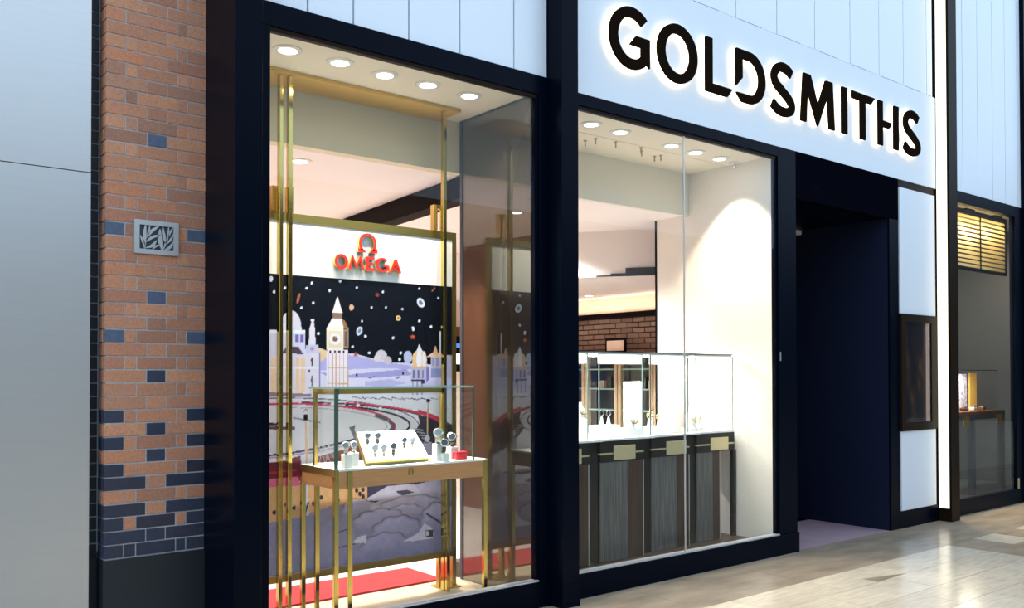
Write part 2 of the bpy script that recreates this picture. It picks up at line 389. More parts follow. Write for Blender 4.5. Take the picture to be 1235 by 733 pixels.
# --- window 2 (right bay)
w2 = struct('window_2', loc=(5.6, FY, 0))
obj('sill_box', B(4.256, 7.09, 4.662, 4.735, 0, .176), 'black', w2)
obj('sill', B(4.256, 6.81, 4.672, 4.735, .176, .187), 'sillm', w2)
obj('head', B(4.256, 6.815, FY, 4.735, 3.545, 3.631), 'black', w2, bevel=.002)
obj('head_bead', B(4.256, 6.80, 4.692, 4.73, 3.520, 3.545), 'bronze', w2)
obj('jamb', B(6.815, 7.09, FY, 4.735, .176, 3.631), 'black', w2, bevel=.002)
obj('jamb_bead', B(6.79, 6.813, 4.695, 4.735, .188, 3.545), 'black', w2)
obj('lock_plate', B(6.83, 6.842, 4.674, 4.681, 1.72, 1.80), 'steel', w2)
obj('glass_pane', B(4.256, 5.563, 4.700, 4.708, .185, 3.55), 'glass', w2)
obj('glass_pane', B(5.573, 6.80, 4.700, 4.708, .185, 3.55), 'glass', w2)
obj('glass_joint', B(5.563, 5.573, 4.699, 4.709, .187, 3.55), 'sillm', w2)
# --- entrance
d1 = struct('door_1', loc=(7.9, FY, 0))
obj('lintel', B(7.09, 8.93, FY, 4.80, 3.20, 3.631), 'blackgloss', d1)
obj('soffit', B(7.09, 8.74, 4.80, 6.3, 3.20, 3.26), 'black', d1)
obj('side_panel', B(8.742, 8.80, 4.70, 6.9, 0, 3.24), 'sidepanel', d1)
obj('jamb', B(8.745, 8.93, FY, 4.76, 0, 3.20), 'black', d1, bevel=.002)
obj('side_wall', B(7.03, 7.09, 4.735, 6.1, 0, 3.3), 'black', d1)
for a, b in ((7.06, 7.90), (7.905, 8.742)): obj('blocking_leaf', B(a, b, 6.10, 6.14, .006, 3.2), 'blackgloss', d1)  # unseen leaves added to keep shop light out of the recess
# --- pier right of the entrance
pr_ = struct('wall_pier', B(8.93, 9.762, 4.69, 4.98, 0, 3.631), 'bronze')
obj('base', B(8.93, 9.762, FY, 4.69, 0, .176), 'black', pr_)
obj('white_panel', B(8.945, 9.700, 4.672, 4.689, 2.232, 3.548), 'panel', pr_)
obj('white_panel', B(8.945, 9.690, 4.672, 4.689, .184, 1.005), 'panel', pr_)
nc = thing('display_niche', 'bronze framed glass showcase set into the white pier beside the entrance', 'showcase', (9.3, FY, 1.01))
bm = NB(); box(bm, 8.935, 9.025, 4.655, 4.689, 1.01, 2.228); box(bm, 9.575, 9.70, 4.655, 4.689, 1.01, 2.228)
box(bm, 9.025, 9.575, 4.655, 4.689, 1.01, 1.095); box(bm, 9.025, 9.575, 4.655, 4.689, 2.148, 2.228); obj('frame', bm, 'bronze', nc)
obj('back_print', B(9.025, 9.50, 4.684, 4.689, 1.095, 2.148), 'niche', nc)
obj('side_strip', B(9.50, 9.575, 4.680, 4.689, 1.095, 2.148), 'pinkside', nc)
obj('glass_pane', B(9.025, 9.575, 4.664, 4.668, 1.095, 2.148), 'glass', nc)
# --- upper cladding
up = struct('wall_upper', B(1.945, 9.76, 4.74, 4.80, 3.68, 9.0), 'seam')
js = [1.95, 2.277, 2.572, 2.959, 3.347, 3.798, 4.098]
for a, b in zip(js, js[1:]): obj('panel', B(a+.006, b-.006, 4.69, 4.735, 3.679, 9.0), 'panel2', up)
js = [4.258, 4.46, 5.07, 5.68, 6.28, 6.876, 7.481, 8.098, 8.647, 9.143, 9.649, 9.758]
for a, b in zip(js, js[1:]):
    a, b = a*.9925, min(b*.9925, 9.757)
    if b <= 4.3: continue
    a = max(a, 4.258)
    obj('panel', B(a+.006, b-.006, 4.688, 4.738, 4.642, 9.0), 'panel2', up)
    obj('gap_shadow', B(a+.04, min(a+.36, b-.02), 4.684, 4.690, 4.634, 4.642), 'seam', up)  # dark strip draws the shadow in the gap below each panel

# ================================================================== shop sign
sg = thing('shop_sign', 'white fascia sign with halo-lit dark bronze letters above the shop entrance', 'sign', (7.0, FY, 3.631))
obj('fascia_panel', B(4.256, 9.757, FY, 4.738, 3.633, 4.634), 'panel', sg)
LY0, LY1 = 4.618, 4.640
letters = []
def add_letter(*bms):
    bm = NB()
    for f in bms: f(bm, LY0, LY1)
    l = obj('letter', bm, 'letter', sg)
    bm = NB()
    for f in bms: f(bm, LY1+.001, LY1+.011)
    obj('halo', bm, 'halo', l)
def P_(poly): return lambda bm, a, b: prism(bm, poly, a, b)
def ST(pts, wd): return lambda bm, a, b: strip(bm, *offset(pts, wd/2), a, b)
add_letter(lambda bm, a, b: strip(bm, arc(4.888, 4.128, .237, .234, 46, 315, 40), arc(4.888, 4.128, .152, .156, 46, 315, 40), a, b),
           P_([(4.933, 4.154), (5.081, 4.154), (5.081, 3.936), (5.056, 3.962), (4.992, 4.018), (4.992, 4.079), (4.865, 4.079)]))
add_letter(lambda bm, a, b: strip(bm, arc(5.409, 4.128, .237, .233, 0, 360, 48)[:-1], arc(5.409, 4.128, .149, .158, 0, 360, 48)[:-1], a, b, True))
add_letter(P_([(5.753, 4.351), (5.835, 4.351), (5.835, 3.980), (6.094, 3.980), (6.031, 3.907), (5.753, 3.907)]))
add_letter(P_([(6.151, 4.030), (6.151, 4.349), (6.33, 4.349)] + arc(6.335, 4.128, .222, .221, 88, -90, 22) + [(6.229, 3.907), (6.153, 3.976), (6.330, 3.980)]
              + arc(6.335, 4.128, .135, .147, -88, 88, 22) + [(6.234, 4.276), (6.234, 4.110)]))
Sp = [(6.951, 4.284), (6.885, 4.318), (6.80, 4.325), (6.725, 4.293), (6.690, 4.228), (6.722, 4.165), (6.81, 4.115), (6.90, 4.065), (6.957, 4.008), (6.938, 3.958), (6.86, 3.931), (6.755, 3.937), (6.663, 3.984)]
S1 = spline(Sp, 5)
add_letter(ST(S1, .082))
add_letter(P_([(7.138, 4.348), (7.247, 4.348), (7.370, 4.086), (7.501, 4.348), (7.612, 4.348), (7.646, 3.904), (7.56, 3.904), (7.532, 4.205), (7.366, 3.896), (7.206, 4.199), (7.178, 3.904), (7.095, 3.904)]))
add_letter(P_([(7.776, 4.350), (7.867, 4.350), (7.867, 3.905), (7.776, 3.905)]))
add_letter(P_([(7.951, 4.348), (8.378, 4.348), (8.305, 4.279), (8.197, 4.277), (8.197, 3.904), (8.108, 3.904), (8.108, 4.277), (7.954, 4.279)]))
add_letter(P_([(8.446, 4.350), (8.527, 4.350), (8.527, 4.158), (8.718, 4.158), (8.657, 4.096), (8.527, 4.096), (8.527, 3.903), (8.446, 3.903)]),
           P_([(8.753, 4.350), (8.842, 4.350), (8.842, 3.904), (8.753, 3.904)]))
add_letter(ST([(p[0]+2.302, p[1]) for p in S1], .082))

# ================================================================== SETTING: display bay shells and shop room
struct('ceiling', B(1.95, 7.05, 4.735, 5.72, 3.55, 3.62), 'ceil')
struct('wall_bulkhead', B(1.95, 4.02, 5.60, 5.70, 3.155, 3.55), 'bulk')
struct('wall_bulkhead_right', B(4.06, 6.79, 5.676, 5.72, 3.14, 3.55), 'bulk2')
struct('ceiling_shop', B(1.6, 8.9, 5.70, 10.9, 3.155, 3.25), 'shopceil')
struct('wall_display', B(6.79, 7.03, 4.735, 6.09, .02, 3.55), 'linen')
obj('edge_trim', B(6.783, 7.03, 6.09, 6.11, .02, 3.155), 'black', bpy.data.objects['wall_display'])
struct('wall_partition', B(4.06, 4.10, 4.735, 5.60, 0, 3.55), 'black')
struct('floor_display', B(1.95, 4.06, 4.735, 5.62, -.02, .04), 'oakfloor')
struct('floor_window', B(4.10, 6.79, 4.735, 5.9, .0, .115), 'brownfloor')
struct('wall_side', B(1.90, 1.95, 4.735, 5.7, 0, 3.6), 'cream')
struct('wall_shop_left', B(1.5, 1.6, 5.62, 10.9, 0, 3.2), 'brownwood')
struct('wall_shop_back', B(1.6, 8.9, 10.8, 10.9, 0, 3.2), 'cove')
struct('wall_upper_return', B(1.9, 9.9, 5.72, 5.9, 3.26, 9.0), 'black')
# smoked mirror partition
mp = thing('mirror_partition', 'tall smoked mirror panel closing the right side of the watch display', 'mirror', (4.0, 5.15, .04))
obj('mirror_panel', B(3.985, 4.05, 4.74, 5.545, .042, 3.535), 'mirror', mp)
bm = NB(); box(bm, 3.978, 4.055, 5.545, 5.575, .04, 3.549); box(bm, 3.980, 4.055, 4.74, 5.545, 3.535, 3.549); obj('frame', bm, 'slate', mp)
# dark ceiling beam in the shop behind the poster
pts = [onZ(420, 262, 3.15), onZ(560, 210.5, 3.15)]
lo = [onZ(452, 264, 3.0), onZ(560, 227, 3.0)]
bm = NB()
a, b = Vector(pts[0]), Vector(pts[1]); dirn = (b-a).normalized(); n = Vector((-dirn.y, dirn.x, 0))*.16
a -= dirn*1.4; b += dirn*.12
if n.x < 0: n = -n
prism(bm, [(a.x, a.y), (b.x, b.y), (b.x+n.x, b.y+n.y), (a.x+n.x, a.y+n.y)], 2.98, 3.15, 'z')
struct('ceiling_beam', bm, 'beam')

# --- downlights
def downlight(x, y, r, label, group, proto=None, energy=0, color=WARM, spot=1.5, blend=.35, z=3.55):
    if proto: o = dup(proto, (x, y, z), label, group=group)
    else:
        o = thing('downlight', label, 'lamp', (x, y, z), group)
        n = 28; bm = NB()
        lathe(bm, [(r, 0), (r, -.006), (r*.66, -.010), (r*.60, -.003)], x, y, z, n); obj('trim_ring', bm, 'lensrim', o, smooth=False)
        bm = NB(); lathe(bm, [(r*.56, -.002), (r*.56, -.008), (r*.48, -.010)], x, y, z, n); obj('lens', bm, 'lens', o)
    if energy: light('downlight_beam', 'SPOT', (x, y, z-.03), energy, color, .05, spot=spot, blend=blend)
    return o
d0 = None
ords = ['nearest the brass canopy end', 'second from the left', 'middle', 'fourth from the left', 'nearest the smoked mirror']
for i, (px, py) in enumerate(((347, 60), (410, 75), (464, 90), (516, 102), (566, 115))):
    p = onZ(px, py, 3.55)
    lab = ['first downlight from the left in the cream ceiling over the watch display', 'second downlight from the left in the cream ceiling over the watch display',
           'middle downlight of five in the cream ceiling over the watch display', 'fourth downlight from the left in the cream ceiling over the watch display',
           'downlight beside the smoked mirror in the ceiling over the watch display'][i]
    d = downlight(p[0], p[1], .088, lab, 'downlights over the watch display', d0, 88, WARM, 1.75, .5)
    d0 = d0 or d
labs = ['first downlight from the left over the jewellery counter', 'second downlight from the left over the jewellery counter', 'downlight just left of the glass joint over the jewellery counter',
        'downlight just right of the glass joint over the jewellery counter', 'downlight beside the sprinkler near the pale wall over the jewellery counter']
for i, (px, py) in enumerate(((713, 149.5), (748, 159), (810, 175.5), (839, 183.5), (868, 191))):
    p = onZ(px, py, 3.55)
    downlight(p[0], p[1], .088, labs[i], 'downlights over the jewellery counter', d0, (50, 50, 60, 90, 125)[i], (1, .86, .68), 1.5 if i == 4 else 1.7, (.25 if i == 4 else .5))
p = onZ(886, 196, 3.55)
sp = thing('sprinkler', 'small pale sprinkler head in the ceiling next to the pale wall', 'sprinkler', (p[0], p[1], 3.55))
obj('rosette', lathe(NB(), [(.06, 0), (.055, -.008), (.02, -.012)], p[0], p[1], 3.55, 16), 'lensrim', sp)
obj('nozzle', lathe(NB(), [(.012, -.012), (.012, -.04), (.022, -.042), (.022, -.046)], p[0], p[1], 3.55, 10), 'silver', sp)
pins = ((80, 275), (143, 262), (266, 282), (420, 318), (424, 338), (502, 370), (541, 365))
names = ['first', 'second', 'third', 'fourth', 'fifth', 'sixth', 'seventh']
pin0 = None
for i, (a, b) in enumerate(pins):
    p = onZ(690+a/5.055, 115+b/5.055, 3.55)
    lab = names[i]+' small brass ceiling hook from the left above the jewellery counter'
    if pin0: dup(pin0, (p[0], p[1], 3.55), lab)
    else:
        pin0 = thing('ceiling_hook', lab, 'hook', (p[0], p[1], 3.55), 'brass hooks in the ceiling over the jewellery counter')
        obj('cap', lathe(NB(), [(.016, 0), (.016, -.006)], p[0], p[1], 3.55, 8), 'brassdark', pin0)
        obj('stem', lathe(NB(), [(.006, -.006), (.006, -.05)], p[0], p[1], 3.55, 8), 'brassdark', pin0)
obj('ceiling_joint', B(4.256, 6.79, 5.212, 5.218, 3.5475, 3.552), 'bulk', bpy.data.objects['ceiling'])
# shop ceiling lights seen through the windows
for i, (px, py, lab) in enumerate(((362, 194, 'small glowing downlight in the shop ceiling above the poster frame'), (513, 256, 'dim downlight in the shop ceiling beside the dark beam'),
                                  (745, 290, 'left downlight of the pair in the pink shop ceiling'), (779, 295, 'right downlight of the pair in the pink shop ceiling'))):
    p = onZ(px, py, 3.155)
    downlight(p[0], p[1], .075, lab, 'downlights in the shop ceiling', d0, 0, z=3.155)

for i, (x, y, lab) in enumerate(((2.6, 6.6, 'unseen added ceiling lamp behind the left part of the poster'), (2.6, 8.6, 'unseen added ceiling lamp deep behind the poster'), (4.4, 7.0, 'unseen added ceiling lamp behind the middle post'),
                                (4.4, 9.2, 'unseen added ceiling lamp near the back wall'), (6.0, 7.4, 'unseen added ceiling lamp behind the jewellery counter'), (7.6, 7.6, 'unseen added ceiling lamp behind the entrance'))):
    downlight(x, y, .075, lab, 'unseen lamps added deeper in the shop ceiling', d0, 480, SOFT, 2.5, .4, z=3.155)  # out-of-view lamps added to brighten the shop interior
# --- shop interior behind the right window
WX = 8.7
sw = struct('wall_right', B(WX+.01, WX+.2, 6.95, 10.8, 0, 2.42), 'shopmortar')
struct('wall_cove', B(WX+.12, WX+.2, 6.95, 10.8, 2.42, 3.155), 'cove')
struct('trim_4', B(WX-.10, WX+.12, 6.95, 10.8, 2.372, 2.43), 'beam')
light('cove_light', 'AREA', (WX+.02, 8.8, 2.45), 8, (1, .72, .52), .06, rot=(math.pi, 0, 0), size_y=3.6)
cache2 = {}
rr = random.Random(5)
nb = 0
for c in range(9):
    y = 7.06+(.105 if c % 2 else 0)
    while y < 10.7:
        L = .20; key = 0
        if key not in cache2:
            bm = B(-.012, .012, -L/2, L/2, 0, .058); bmesh.ops.recalc_face_normals(bm, faces=bm.faces)
            bmesh.ops.bevel(bm, geom=list(bm.edges), offset=.004, segments=1, affect='EDGES')
            me = bpy.data.meshes.new('brick'); bm.to_mesh(me); bm.free(); me.materials.append(M['shopbrick']); cache2[key] = me
        o = bpy.data.objects.new('brick', cache2[key]); COL.objects.link(o); o.parent = sw
        o.location = Vector((WX+.004+rr.uniform(-.004, .004), y, 2.302-c*.071)) - wpos(sw); nb += 1
        y += .213
# dropped soffit with dark recesses
z = 2.66
a = Vector(onZ(690, 335, z)); b = Vector(onZ(800, 331.5, z))
bm = NB(); prism(bm, [(a.x, a.y), (b.x, b.y), (WX+.12, b.y), (WX+.12, 10.8), (a.x, 10.8)], z, 3.155, 'z')
sof = struct('ceiling_soffit', bm, 'shopceil')
dv = (b-a); nrm = Vector((dv.y, -dv.x, 0)).normalized()
if nrm.y > 0: nrm = -nrm
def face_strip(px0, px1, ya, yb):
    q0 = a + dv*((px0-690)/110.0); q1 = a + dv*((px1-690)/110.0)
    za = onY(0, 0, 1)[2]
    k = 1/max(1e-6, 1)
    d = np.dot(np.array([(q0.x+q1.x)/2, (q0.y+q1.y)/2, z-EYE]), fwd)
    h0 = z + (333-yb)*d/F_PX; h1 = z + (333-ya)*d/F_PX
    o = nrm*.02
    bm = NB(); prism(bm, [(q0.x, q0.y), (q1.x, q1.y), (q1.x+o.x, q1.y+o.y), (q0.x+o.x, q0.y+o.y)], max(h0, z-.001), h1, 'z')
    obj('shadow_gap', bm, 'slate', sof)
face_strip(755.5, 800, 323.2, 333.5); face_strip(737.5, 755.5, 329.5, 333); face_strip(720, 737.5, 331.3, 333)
for i, (px, py) in enumerate(((710, 356), (726, 358))):
    p = onZ(px, py, z)
    downlight(p[0], p[1], .075, ('left', 'right')[i]+' downlight of the pair under the dropped soffit by the brick wall', 'downlights under the soffit', d0, 0, z=z)
# display cabinets along the brick wall
for i in range(5):
    y0 = 7.0+i*.62; y1 = y0+.60
    lab = ['far-wall display cabinet seen behind the tall white card on the right', 'far-wall display cabinet with tan posts seen between the two white cards',
           'far-wall display cabinet seen behind the left tall white card', 'far-wall display cabinet with a lit blue screen', 'far-wall display cabinet seen next to the black post'][i]
    cb = thing('wall_display_cabinet', lab, 'cabinet', (WX-.2, (y0+y1)/2, 0), 'display cabinets along the brick wall')
    obj('carcass', B(WX-.30, WX-.02, y0, y1, .0, .86), 'veneer', cb)
    obj('back_panel', B(WX-.06, WX-.02, y0, y1, .86, 1.85), 'slate', cb)
    obj('top', B(WX-.30, WX-.02, y0, y1, 1.85, 1.885), 'wood', cb)
    obj('post', B(WX-.30, WX-.24, y0, y0+.05, .86, 1.85), 'tanpost', cb); obj('post', B(WX-.30, WX-.24, y1-.05, y1, .86, 1.85), 'tanpost', cb)
    for zz in (1.12, 1.40, 1.66): obj('shelf', B(WX-.28, WX-.06, y0+.05, y1-.05, zz, zz+.018), 'aqua', cb)
    for k in range(3):
        bx = B(WX-.14, WX-.075, y0+.12+.14*k, y0+.21+.14*k, 1.42, 1.42+.10+.05*(k % 2)); tagname = 'picture_block'
        obj('display_block', bx, ('purplewhite', 'slate', 'cove')[k], cb)
    if i == 3: obj('screen', B(WX-.32, WX-.305, y0+.10, y0+.5, 1.28, 1.74), 'screen', cb)
pf = thing('picture_frame', 'small dark framed picture standing on the cabinet below the brick wall', 'picture', (WX-.2, 8.45, 1.885))
p0 = onX(731, 423, WX-.2); p1 = onX(755, 415, WX-.2)
zb = 1.886
obj('frame', B(WX-.215, WX-.19, p1[1], p0[1], zb, zb+.20), 'beam', pf)
obj('print', B(WX-.2165, WX-.2145, p1[1]+.03, p0[1]-.03, zb+.03, zb+.165), 'cove', pf)

# strip of shop seen between the poster frame and the smoked mirror
bk = thing('service_counter', 'dark service counter with a glowing white panel at the back of the shop', 'counter', (7.2, 10.4, 0))
X0, X1 = onY(535, 500, 10.4)[0], onY(566, 500, 10.4)[0]
zf = lambda y: onY(550, y, 10.4)[2]
obj('upper_panel', B(X0, X1, 10.42, 10.6, zf(395), 3.0), 'cove', bk)
obj('shelf', B(X0, X1, 10.36, 10.6, zf(405), zf(394)), 'brownwood', bk)
obj('recess', B(X0, X1, 10.44, 10.6, zf(448), zf(405)), 'beam', bk)
obj('screen', B(X0+.1, X1-.1, 10.41, 10.44, zf(419), zf(414)), 'screen', bk)
obj('lit_panel', B(X0+.1, X1-.12, 10.41, 10.44, zf(439), zf(426)), mat('lit_sign', (.9, .9, .95), .5, emit=(.9, .92, 1), estr=1.2), bk)
obj('counter_front', B(X0, X1, 10.38, 10.6, 0, zf(448)), 'cove', bk)

# red carpet behind the poster
tag(obj('red_carpet', B(2.2, 3.86, 5.64, 6.14, .0, .05), 'red'), 'red carpet mat on the floor behind the snowy poster', 'carpet')

# ================================================================== brass stand with poster
st = thing('poster_stand', 'brass hanging frame with a white header and night city poster', 'display stand', (3.0, 5.35, .04))
obj('canopy', B(2.15, 3.80, 5.31, 5.65, 3.525, 3.549), 'satin', st, bevel=.001)
for px in (338, 349.2, 535.5):
    x = onY(px, 300, 5.35)[0]
    obj('post', B(x-.013, x+.013, 5.332, 5.372, .04, 3.525), 'brasspol', st, bevel=.0015)
RX = 3.835; LX = 2.12; PFY = 5.42
zt, zbm = 2.655, .262
obj('frame_bar', B(LX, RX, PFY, PFY+.04, zt-.055, zt), 'brassdark', st, bevel=.001)
obj('frame_bar', B(LX, RX, PFY, PFY+.04, zbm, zbm+.045), 'brassdark', st, bevel=.001)
obj('frame_post', B(RX-.035, RX, PFY, PFY+.04, .05, zt-.055), 'brassdark', st, bevel=.001)
obj('frame_post', B(LX, LX+.035, PFY, PFY+.04, .05, zt-.055), 'brassdark', st, bevel=.001)
obj('foot', B(RX-.16, RX, PFY-.06, PFY+.10, .04, .05), 'brass', st)
obj('foot', B(RX-.155, RX-.125, PFY, PFY+.04, .05, zbm), 'brass', st)
# square hanger loops
def loop(xa, xb, za, zb):
    t = .028; bm = NB()
    box(bm, xa, xa+t, PFY-.02, PFY+.03, za, zb); box(bm, xb-t, xb, PFY-.02, PFY+.03, za, zb); box(bm, xa+t, xb-t, PFY-.02, PFY+.03, zb-t, zb)
    obj('hanger', bm, 'gold', st)
loop(onY(522, 260, PFY)[0], onY(537, 260, PFY)[0], zt, onY(530, 248, PFY)[2])
loop(onY(345.5, 240, PFY)[0], onY(357.5, 240, PFY)[0]-.03, zt, onY(345, 225, PFY)[2])
loop(onY(327, 240, PFY)[0], onY(338, 240, PFY)[0], zt, onY(335, 225, PFY)[2])
HZ = onY(440, 338, PFY+.01)[2]
obj('header_panel', B(LX+.035, RX-.035, PFY+.008, PFY+.03, HZ, zt-.055), 'whitem', st)
# --- poster print: a flat printed sheet, colours laid down cell by cell
GX0, GX1, GZ0, GZ1, CELL = LX+.035, RX-.035, zbm+.045, HZ, .005
nx = int((GX1-GX0)/CELL)+1; nz = int((GZ1-GZ0)/CELL)+1
gx = np.linspace(GX0, GX1, nx); gz = np.linspace(GZ0, GZ1, nz); XX, ZZ = np.meshgrid(gx, gz)
img = np.zeros((nz, nx, 3)); QY = PFY+.012
def q(px, py): p = onY(px, py, QY); return p[0], p[2]
def s2l(c):
    c = np.array(c, float)/255; return np.where(c <= .04045, c/12.92, ((c+.055)/1.055)**2.4)
def fill(poly, c):
    P = [q(*p) for p in poly]; ins = np.zeros(XX.shape, bool); n = len(P)
    for i in range(n):
        (xa, za), (xb, zb) = P[i], P[(i+1) % n]
        if za == zb: continue
        ins ^= ((za > ZZ) != (zb > ZZ)) & (XX < (xb-xa)*(ZZ-za)/(zb-za)+xa)
    img[ins] = s2l(c)
def ell(px, py, rx, ry, c, n=20, rot=0):
    cr, sr = math.cos(rot), math.sin(rot)
    fill([(px+rx*math.cos(t)*cr-ry*math.sin(t)*sr, py+rx*math.cos(t)*sr+ry*math.sin(t)*cr) for t in np.linspace(0, 2*math.pi, n, endpoint=False)], c)
def rect(x0, y0, x1, y1, c): fill([(x0, y0), (x1, y0), (x1, y1), (x0, y1)], c)
def line(pts, wd, c):
    for (xa, ya), (xb, yb) in zip(pts, pts[1:]):
        l = math.hypot(xb-xa, yb-ya) or 1; nx_, ny_ = -(yb-ya)/l*wd/2, (xb-xa)/l*wd/2
        fill([(xa+nx_, ya+ny_), (xb+nx_, yb+ny_), (xb-nx_, yb-ny_), (xa-nx_, ya-ny_)], c)
def star(px, py, r, c): fill([(px+(r if k % 2 == 0 else r*.42)*math.sin(k*math.pi/5), py-(r if k % 2 == 0 else r*.42)*math.cos(k*math.pi/5)) for k in range(10)], c)
img[:] = s2l((9, 14, 24))
# snow land
fill([(290, 428), (384, 419), (400, 425), (430, 427), (452, 433), (472, 437), (495, 438), (560, 441), (560, 720), (290, 760)], (212, 212, 232))
fill([(383, 419), (398, 424.5), (452, 433), (452, 436), (400, 432), (396, 445), (383, 445)], (225, 196, 152))
fill([(398, 427), (430, 429), (455, 435), (496, 441), (496, 445), (455, 444), (385, 447), (385, 438)], (172, 172, 220))
fill([(385, 449), (420, 452), (455, 448), (490, 445), (497, 452), (460, 455), (400, 456)], (158, 156, 208))
fill([(440, 460), (470, 457), (490, 462), (470, 466), (440, 465)], (178, 178, 218))
fill([(480, 470), (545, 452), (545, 470)], (200, 200, 228))
# stars
for x, y in ((268, 58), (235, 90), (380, 107), (277, 185), (202, 215), (445, 47), (308, 378), (525, 460), (605, 395), (97, 90), (30, 115)): ell(325+x/5.233, 330+y/5.233, 1.5, 1.6, (215, 228, 240))
for x, y in ((555, 50), (660, 103), (77, 185), (323, 200), (390, 333), (380, 390), (113, 333), (497, 112), (502, 126)): ell(430+x/7.33, 380+y/7.33, 1.5, 1.7, (225, 232, 242))
for x, y in ((568, 35), (730, 62), (748, 157), (660, 158), (1073, 100), (955, 42), (850, 168), (600, 243)): ell(320+x/5.146, 340+y/5.146, 1.3, 1.4, (190, 205, 220))
ell(433.5, 399, 3.6, 5.4, (205, 218, 232), rot=.3); ell(433.5, 399, 1.8, 3, (120, 135, 155), rot=.3)
ell(507.5, 365, 4.3, 6, (215, 225, 235), rot=-.5); ell(507.5, 365, 2.2, 3.2, (90, 110, 135), rot=-.5)
ell(424, 370.7, 2.6, 3.8, (200, 165, 130)); ell(480.5, 383.4, 3, 3.2, (225, 190, 130)); ell(480.5, 383.4, 1.2, 1.2, (120, 85, 50))
ell(360, 359.5, 1.6, 6.5, (165, 90, 70), rot=.2)
star(497.8, 406, 3.8, (205, 90, 50)); star(455, 355.5, 3.2, (120, 60, 45)); star(429, 427, 4, (165, 90, 70)); line([(521, 351), (525, 347)], 1.5, (150, 95, 80)); ell(327, 336, 2, 3.5, (200, 215, 230))
# domed building on the left
ell(351, 396, 12.5, 22, (212, 210, 222)); fill([(300, 400), (368, 398), (368, 426), (300, 430)], (205, 205, 226))
for x in (356, 362): rect(x, 403, x+4.2, 412.5, (118, 108, 170))
fill([(340, 426), (345, 418), (360, 418), (366, 427)], (84, 62, 82))
fill([(300, 430), (386, 426), (386, 475), (300, 482)], (214, 210, 222))
for x in (327, 334, 356.5, 363): fill([(x, 431), (x+5, 431), (x+5, 472), (x, 474)], (232, 198, 156))
rect(325, 398, 368, 402, (225, 235, 238))
line([(325, 443.5), (386, 444)], 2, (222, 225, 240))
fill([(376.5, 385), (378, 385), (379.6, 396), (380.8, 416), (372.2, 416), (373.5, 396)], (218, 216, 226)); rect(374.6, 385, 378.8, 387.4, (225, 222, 228))
fill([(368.5, 416), (384, 416), (384, 426), (368.5, 426)], (196, 196, 222)); ell(376.3, 420.5, 2.6, 2.6, (170, 150, 170))
line([(385.5, 425), (385.5, 470)], 1.2, (130, 130, 185)); line([(375, 436), (376.5, 431), (376.5, 441)], 1.3, (50, 45, 60)); line([(375, 460), (376.5, 453), (376.5, 466)], 1.3, (110, 100, 110)); rect(372, 446, 374, 449, (30, 28, 34))
# clock tower
rect(394, 424, 420, 475, (226, 224, 234))
fill([(407, 357), (400.6, 377), (413, 377)], (232, 226, 222)); rect(401.2, 377, 412.4, 384, (134, 108, 90))
fill([(400.5, 384), (412.6, 384), (420.5, 396), (394, 396)], (236, 234, 238)); fill([(412, 384), (416, 387), (420.5, 397), (414.5, 396)], (150, 110, 70))
rect(394, 396, 414.2, 421.5, (234, 226, 206)); rect(414.2, 397, 420.6, 420, (150, 128, 108)); rect(416, 400, 419, 417, (100, 84, 80))
rect(396.4, 399, 412, 418.6, (222, 208, 176)); ell(404.3, 408.6, 7, 7.2, (228, 228, 238)); ell(404.3, 408.6, 3.3, 3.5, (120, 86, 62)); line([(404.3, 408.6), (406, 404.6)], 1, (225, 205, 165))
rect(395, 421.5, 420, 425, (232, 230, 236)); [rect(x, 422.5, x+2.6, 425.5, (52, 44, 42)) for x in (397, 402.5, 408, 413)]
for x in (396, 401, 405.2, 409.6, 414.4, 419.4): line([(x, 425), (x, 475)], 1.25, (208, 168, 126))
for y in (443.5, 462.5): line([(395, y), (420, y)], 1.2, (208, 168, 126))
# trees, palace
ell(459.8, 428.5, 6.8, 6.6, (206, 198, 204)); ell(467.5, 434.6, 4.8, 5, (196, 188, 198)); ell(455.5, 432, 4.5, 4.5, (214, 206, 210))
ell(492, 430.5, 5.2, 7.6, (184, 190, 220)); rect(519.5, 428, 545, 456, (186, 184, 204)); fill([(515, 430), (521, 425.5), (534, 425.5), (545, 431)], (226, 196, 172)); fill([(525.2, 416), (521.5, 428), (529, 428)], (222, 176, 128))
for x in (521, 526): rect(x, 431, x+3, 441, (150, 150, 185))
rect(519.5, 444, 532, 455, (140, 150, 196)); line([(531.2, 399), (531.2, 426)], 2.2, (205, 212, 222))
ell(506, 434, 9, 12.5, (236, 196, 140)); ell(505.5, 434, 3.2, 12, (240, 240, 244)); ell(511.5, 434, 2.4, 11, (232, 232, 236)); fill([(505.6, 414.5), (502, 424.5), (509.5, 424.5)], (228, 230, 238))
rect(495.6, 443.4, 514.6, 461, (186, 186, 216)); fill([(514, 441), (517.5, 443), (517.5, 458), (514, 461)], (132, 122, 188)); rect(496, 442, 515, 444.4, (224, 180, 140))
for x in (498, 503.5, 509): rect(x, 446, x+2, 456, (110, 105, 140)); rect(x-1, 457, x+1, 485, (150, 150, 185))
rect(496, 458, 512, 459.6, (48, 44, 58)); rect(508, 459, 512, 462.5, (60, 55, 90))
line([(445, 456), (452, 454)], 1, (70, 65, 80)); line([(478, 456.5), (483, 454)], 1.2, (60, 55, 66)); rect(429.4, 450.5, 431.4, 454, (30, 28, 36)); rect(485, 448.5, 487, 451.5, (36, 34, 50))
